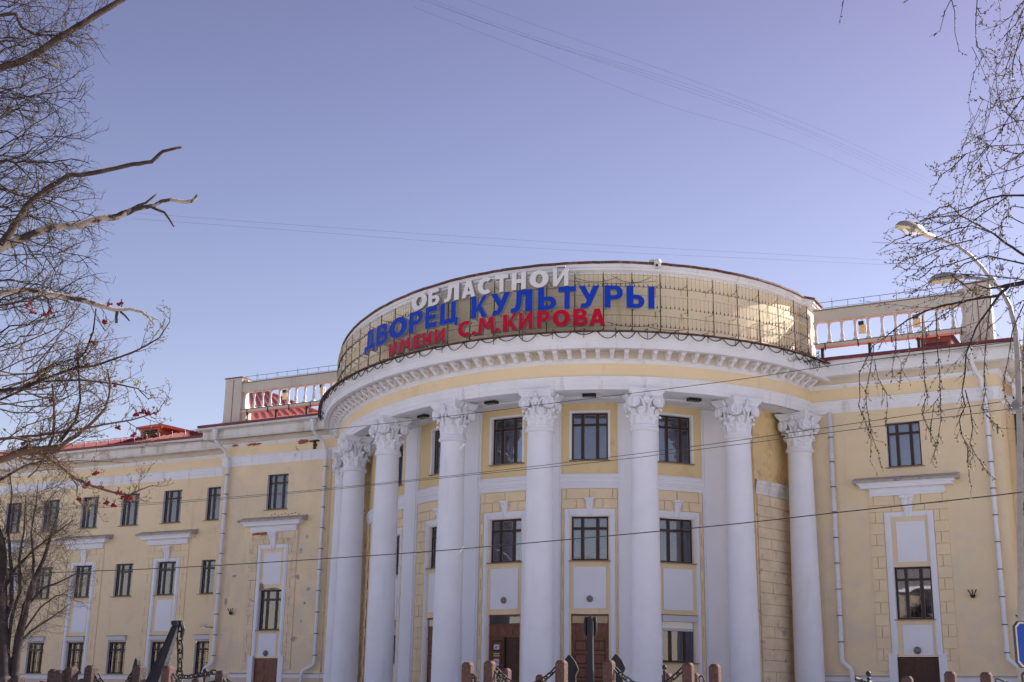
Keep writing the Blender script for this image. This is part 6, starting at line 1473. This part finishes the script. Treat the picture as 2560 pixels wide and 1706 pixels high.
for i, Q in enumerate(G):
    hang = i in (5, 6, 7, 8, 9, 10, 11, 12, 13, 14, 15, 16, 17, 18, 19, 20)
    twigs(b, Q, rng, 11 if not hang else 21, .14 if hang else .17, .0021, 1 if not hang else 0, .14, .12 if hang else .05, 0, .05, budr=.6, budsize=.021, ang=(15, 45) if hang else (20, 60), fil=fr)
    for j in range(1, len(Q)):
        for k in range(2):
            p = Q[j-1].lerp(Q[j], rng.random()); bud(b, p, (Q[j]-Q[j-1]).normalized()+Vector((rng.gauss(0, .6), rng.gauss(0, .6), rng.gauss(0, .6))), rng.uniform(.018, .032), .0055, 1 if rng.random() < .25 else 2)
for i in range(30):      # long drooping strands on the right edge
    x = rng.uniform(2420, 2600); y = rng.uniform(-60, 760); d = rng.uniform(8.5, 10.5); L = rng.uniform(.5, 1.1); q = grow(A(x, y, d), Vector((rng.gauss(-.1, .35), rng.gauss(0, .3), -.6)), L, 10, .09, rng, .12)
    b.tube(q, [.0026*(1-.7*j/10) for j in range(11)], 3, cap=False); twigs(b, q, rng, 12, .13, .0017, 0, .12, .12, 0, .05, budr=.6, budsize=.02, ang=(15, 45))
for i in range(24):
    x = rng.uniform(2330, 2600); y = rng.uniform(480, 800); d = rng.uniform(8.5, 10.5); q = grow(A(x, y, d), Vector((-.8+rng.gauss(0, .4), rng.gauss(0, .3), rng.gauss(0, .5))), rng.uniform(.25, .6), 8, .12, rng, .03)
    b.tube(q, [.0026*(1-.7*j/8) for j in range(9)], 3, cap=False); twigs(b, q, rng, 12, .13, .0017, 0, .12, .08, 0, .05, budr=.6, budsize=.02, ang=(15, 45))
obj('twigs', b, [M['twig_black'], M['bud'], M['bud_dark']], tg, kind='stuff')

# ------------------------------------------------------------------ ground and the street behind the camera
b = MB(); ys = [-900, -60, -12, 0, 12, 17, 21.5, 24, 70, 1200]; zs = [-1.6]*6+[-.12, -.1, -.1, -.1]
for i in range(len(ys)-1):
    for x0, x1 in ((-1100, -120), (-120, 60), (60, 1100)):
        rot = lambda x, y: (x*math.cos(YAW*.6)-y*math.sin(YAW*.6), x*math.sin(YAW*.6)+y*math.cos(YAW*.6))
        b.quad((*rot(x0, ys[i]), zs[i]), (*rot(x1, ys[i]), zs[i]), (*rot(x1, ys[i+1]), zs[i+1]), (*rot(x0, ys[i+1]), zs[i+1]))
obj('ground', b, M['paving'], None, kind='structure')
b = MB(); b.quad((-200, -26, -1.596), (200, -26, -1.596), (200, -14, -1.596), (-200, -14, -1.596)); obj('road', b, M['asphalt'], None, kind='structure')
oh = thing('apartment_house', (-25, -48, -1.6), 'long cream house across the street, seen only as a reflection in the lower windows', 'building')
fo = (lambda s, d=0.: (-s, -48+d))
holes = []; b = MB()
cells = []
for i in range(22):
    for j in range(4): holes.append((-28+i*4.6, -26.4+i*4.6, .4+j*3.4, 2.4+j*3.4))
S_ = sorted({-33, 76} | {h[0] for h in holes} | {h[1] for h in holes}); Z_ = sorted({-1.6, 14.5} | {h[2] for h in holes} | {h[3] for h in holes})
for a_, c_ in zip(S_[:-1], S_[1:]):
    for d_, e_ in zip(Z_[:-1], Z_[1:]):
        if any(h[0] < (a_+c_)/2 < h[1] and h[2] < (d_+e_)/2 < h[3] for h in holes): continue
        b.quad((-a_, -48, d_), (-c_, -48, d_), (-c_, -48, e_), (-a_, -48, e_))
obj('facade', b, M['opp'], oh)
b = MB(); b.box((-21.5, -54.2, 6.4), (108, 12, 16)); b.box((-21.5, -54, 14.9), (111, 14, .5), m=1); obj('house_body', b, [M['dark_room'], M['white']], oh)
b = MB(); b.hexa([(-77, -61, 15.15), (34, -61, 15.15), (34, -47, 15.15), (-77, -47, 15.15), (-74, -55, 18.5), (31, -55, 18.5), (31, -53, 18.5), (-74, -53, 18.5)]); obj('roof', b, M['opp_roof'], oh)
b = MB()
for h in holes:
    b.box((-(h[0]+h[1])/2, -48.1, (h[2]+h[3])/2), (.08, .1, 2)); b.box((-(h[0]+h[1])/2, -48.1, h[2]+1.4), (1.6, .1, .08))
obj('window_bars', b, M['white'], oh)
rng = random.Random(3)
for i, (x, y, lb) in enumerate(((-45, -30, 'bare street tree behind the camera, far left'), (-30, -32, 'bare street tree behind the camera, left'), (-14, -29, 'bare street tree behind the camera, middle'), (2, -31, 'bare street tree behind the camera, right'), (-60, -31, 'bare street tree behind the camera, outermost left'))):
    if i == 0:
        b1 = MB(); b1.tube([(0, 0, 0), (.1, 0, 3), (0, .1, 6), (.2, 0, 9), (.1, 0, 12)], [.25, .2, .15, .1, .04], 8); tm = b1.mesh('trunk', M['bark_dark'])
        b2 = MB(); trunk = [Vector((0, 0, 2.5)), Vector((0, .1, 6)), Vector((.2, 0, 9)), Vector((.1, 0, 12))]
        twigs(b2, trunk, rng, 3.6, 4.2, .05, 2, .10, 0, .06, 0, budr=0, ang=(25, 60)); cm2 = b2.mesh('crown', M['twig'])
    t = thing('street_tree', (x, y, -1.6), lb, 'tree', 'street trees behind the camera')
    for nm, me in (('trunk', tm), ('crown', cm2)):
        q = bpy.data.objects.new(nm, me); link(q, t); q.rotation_euler = (0, 0, i*1.3)
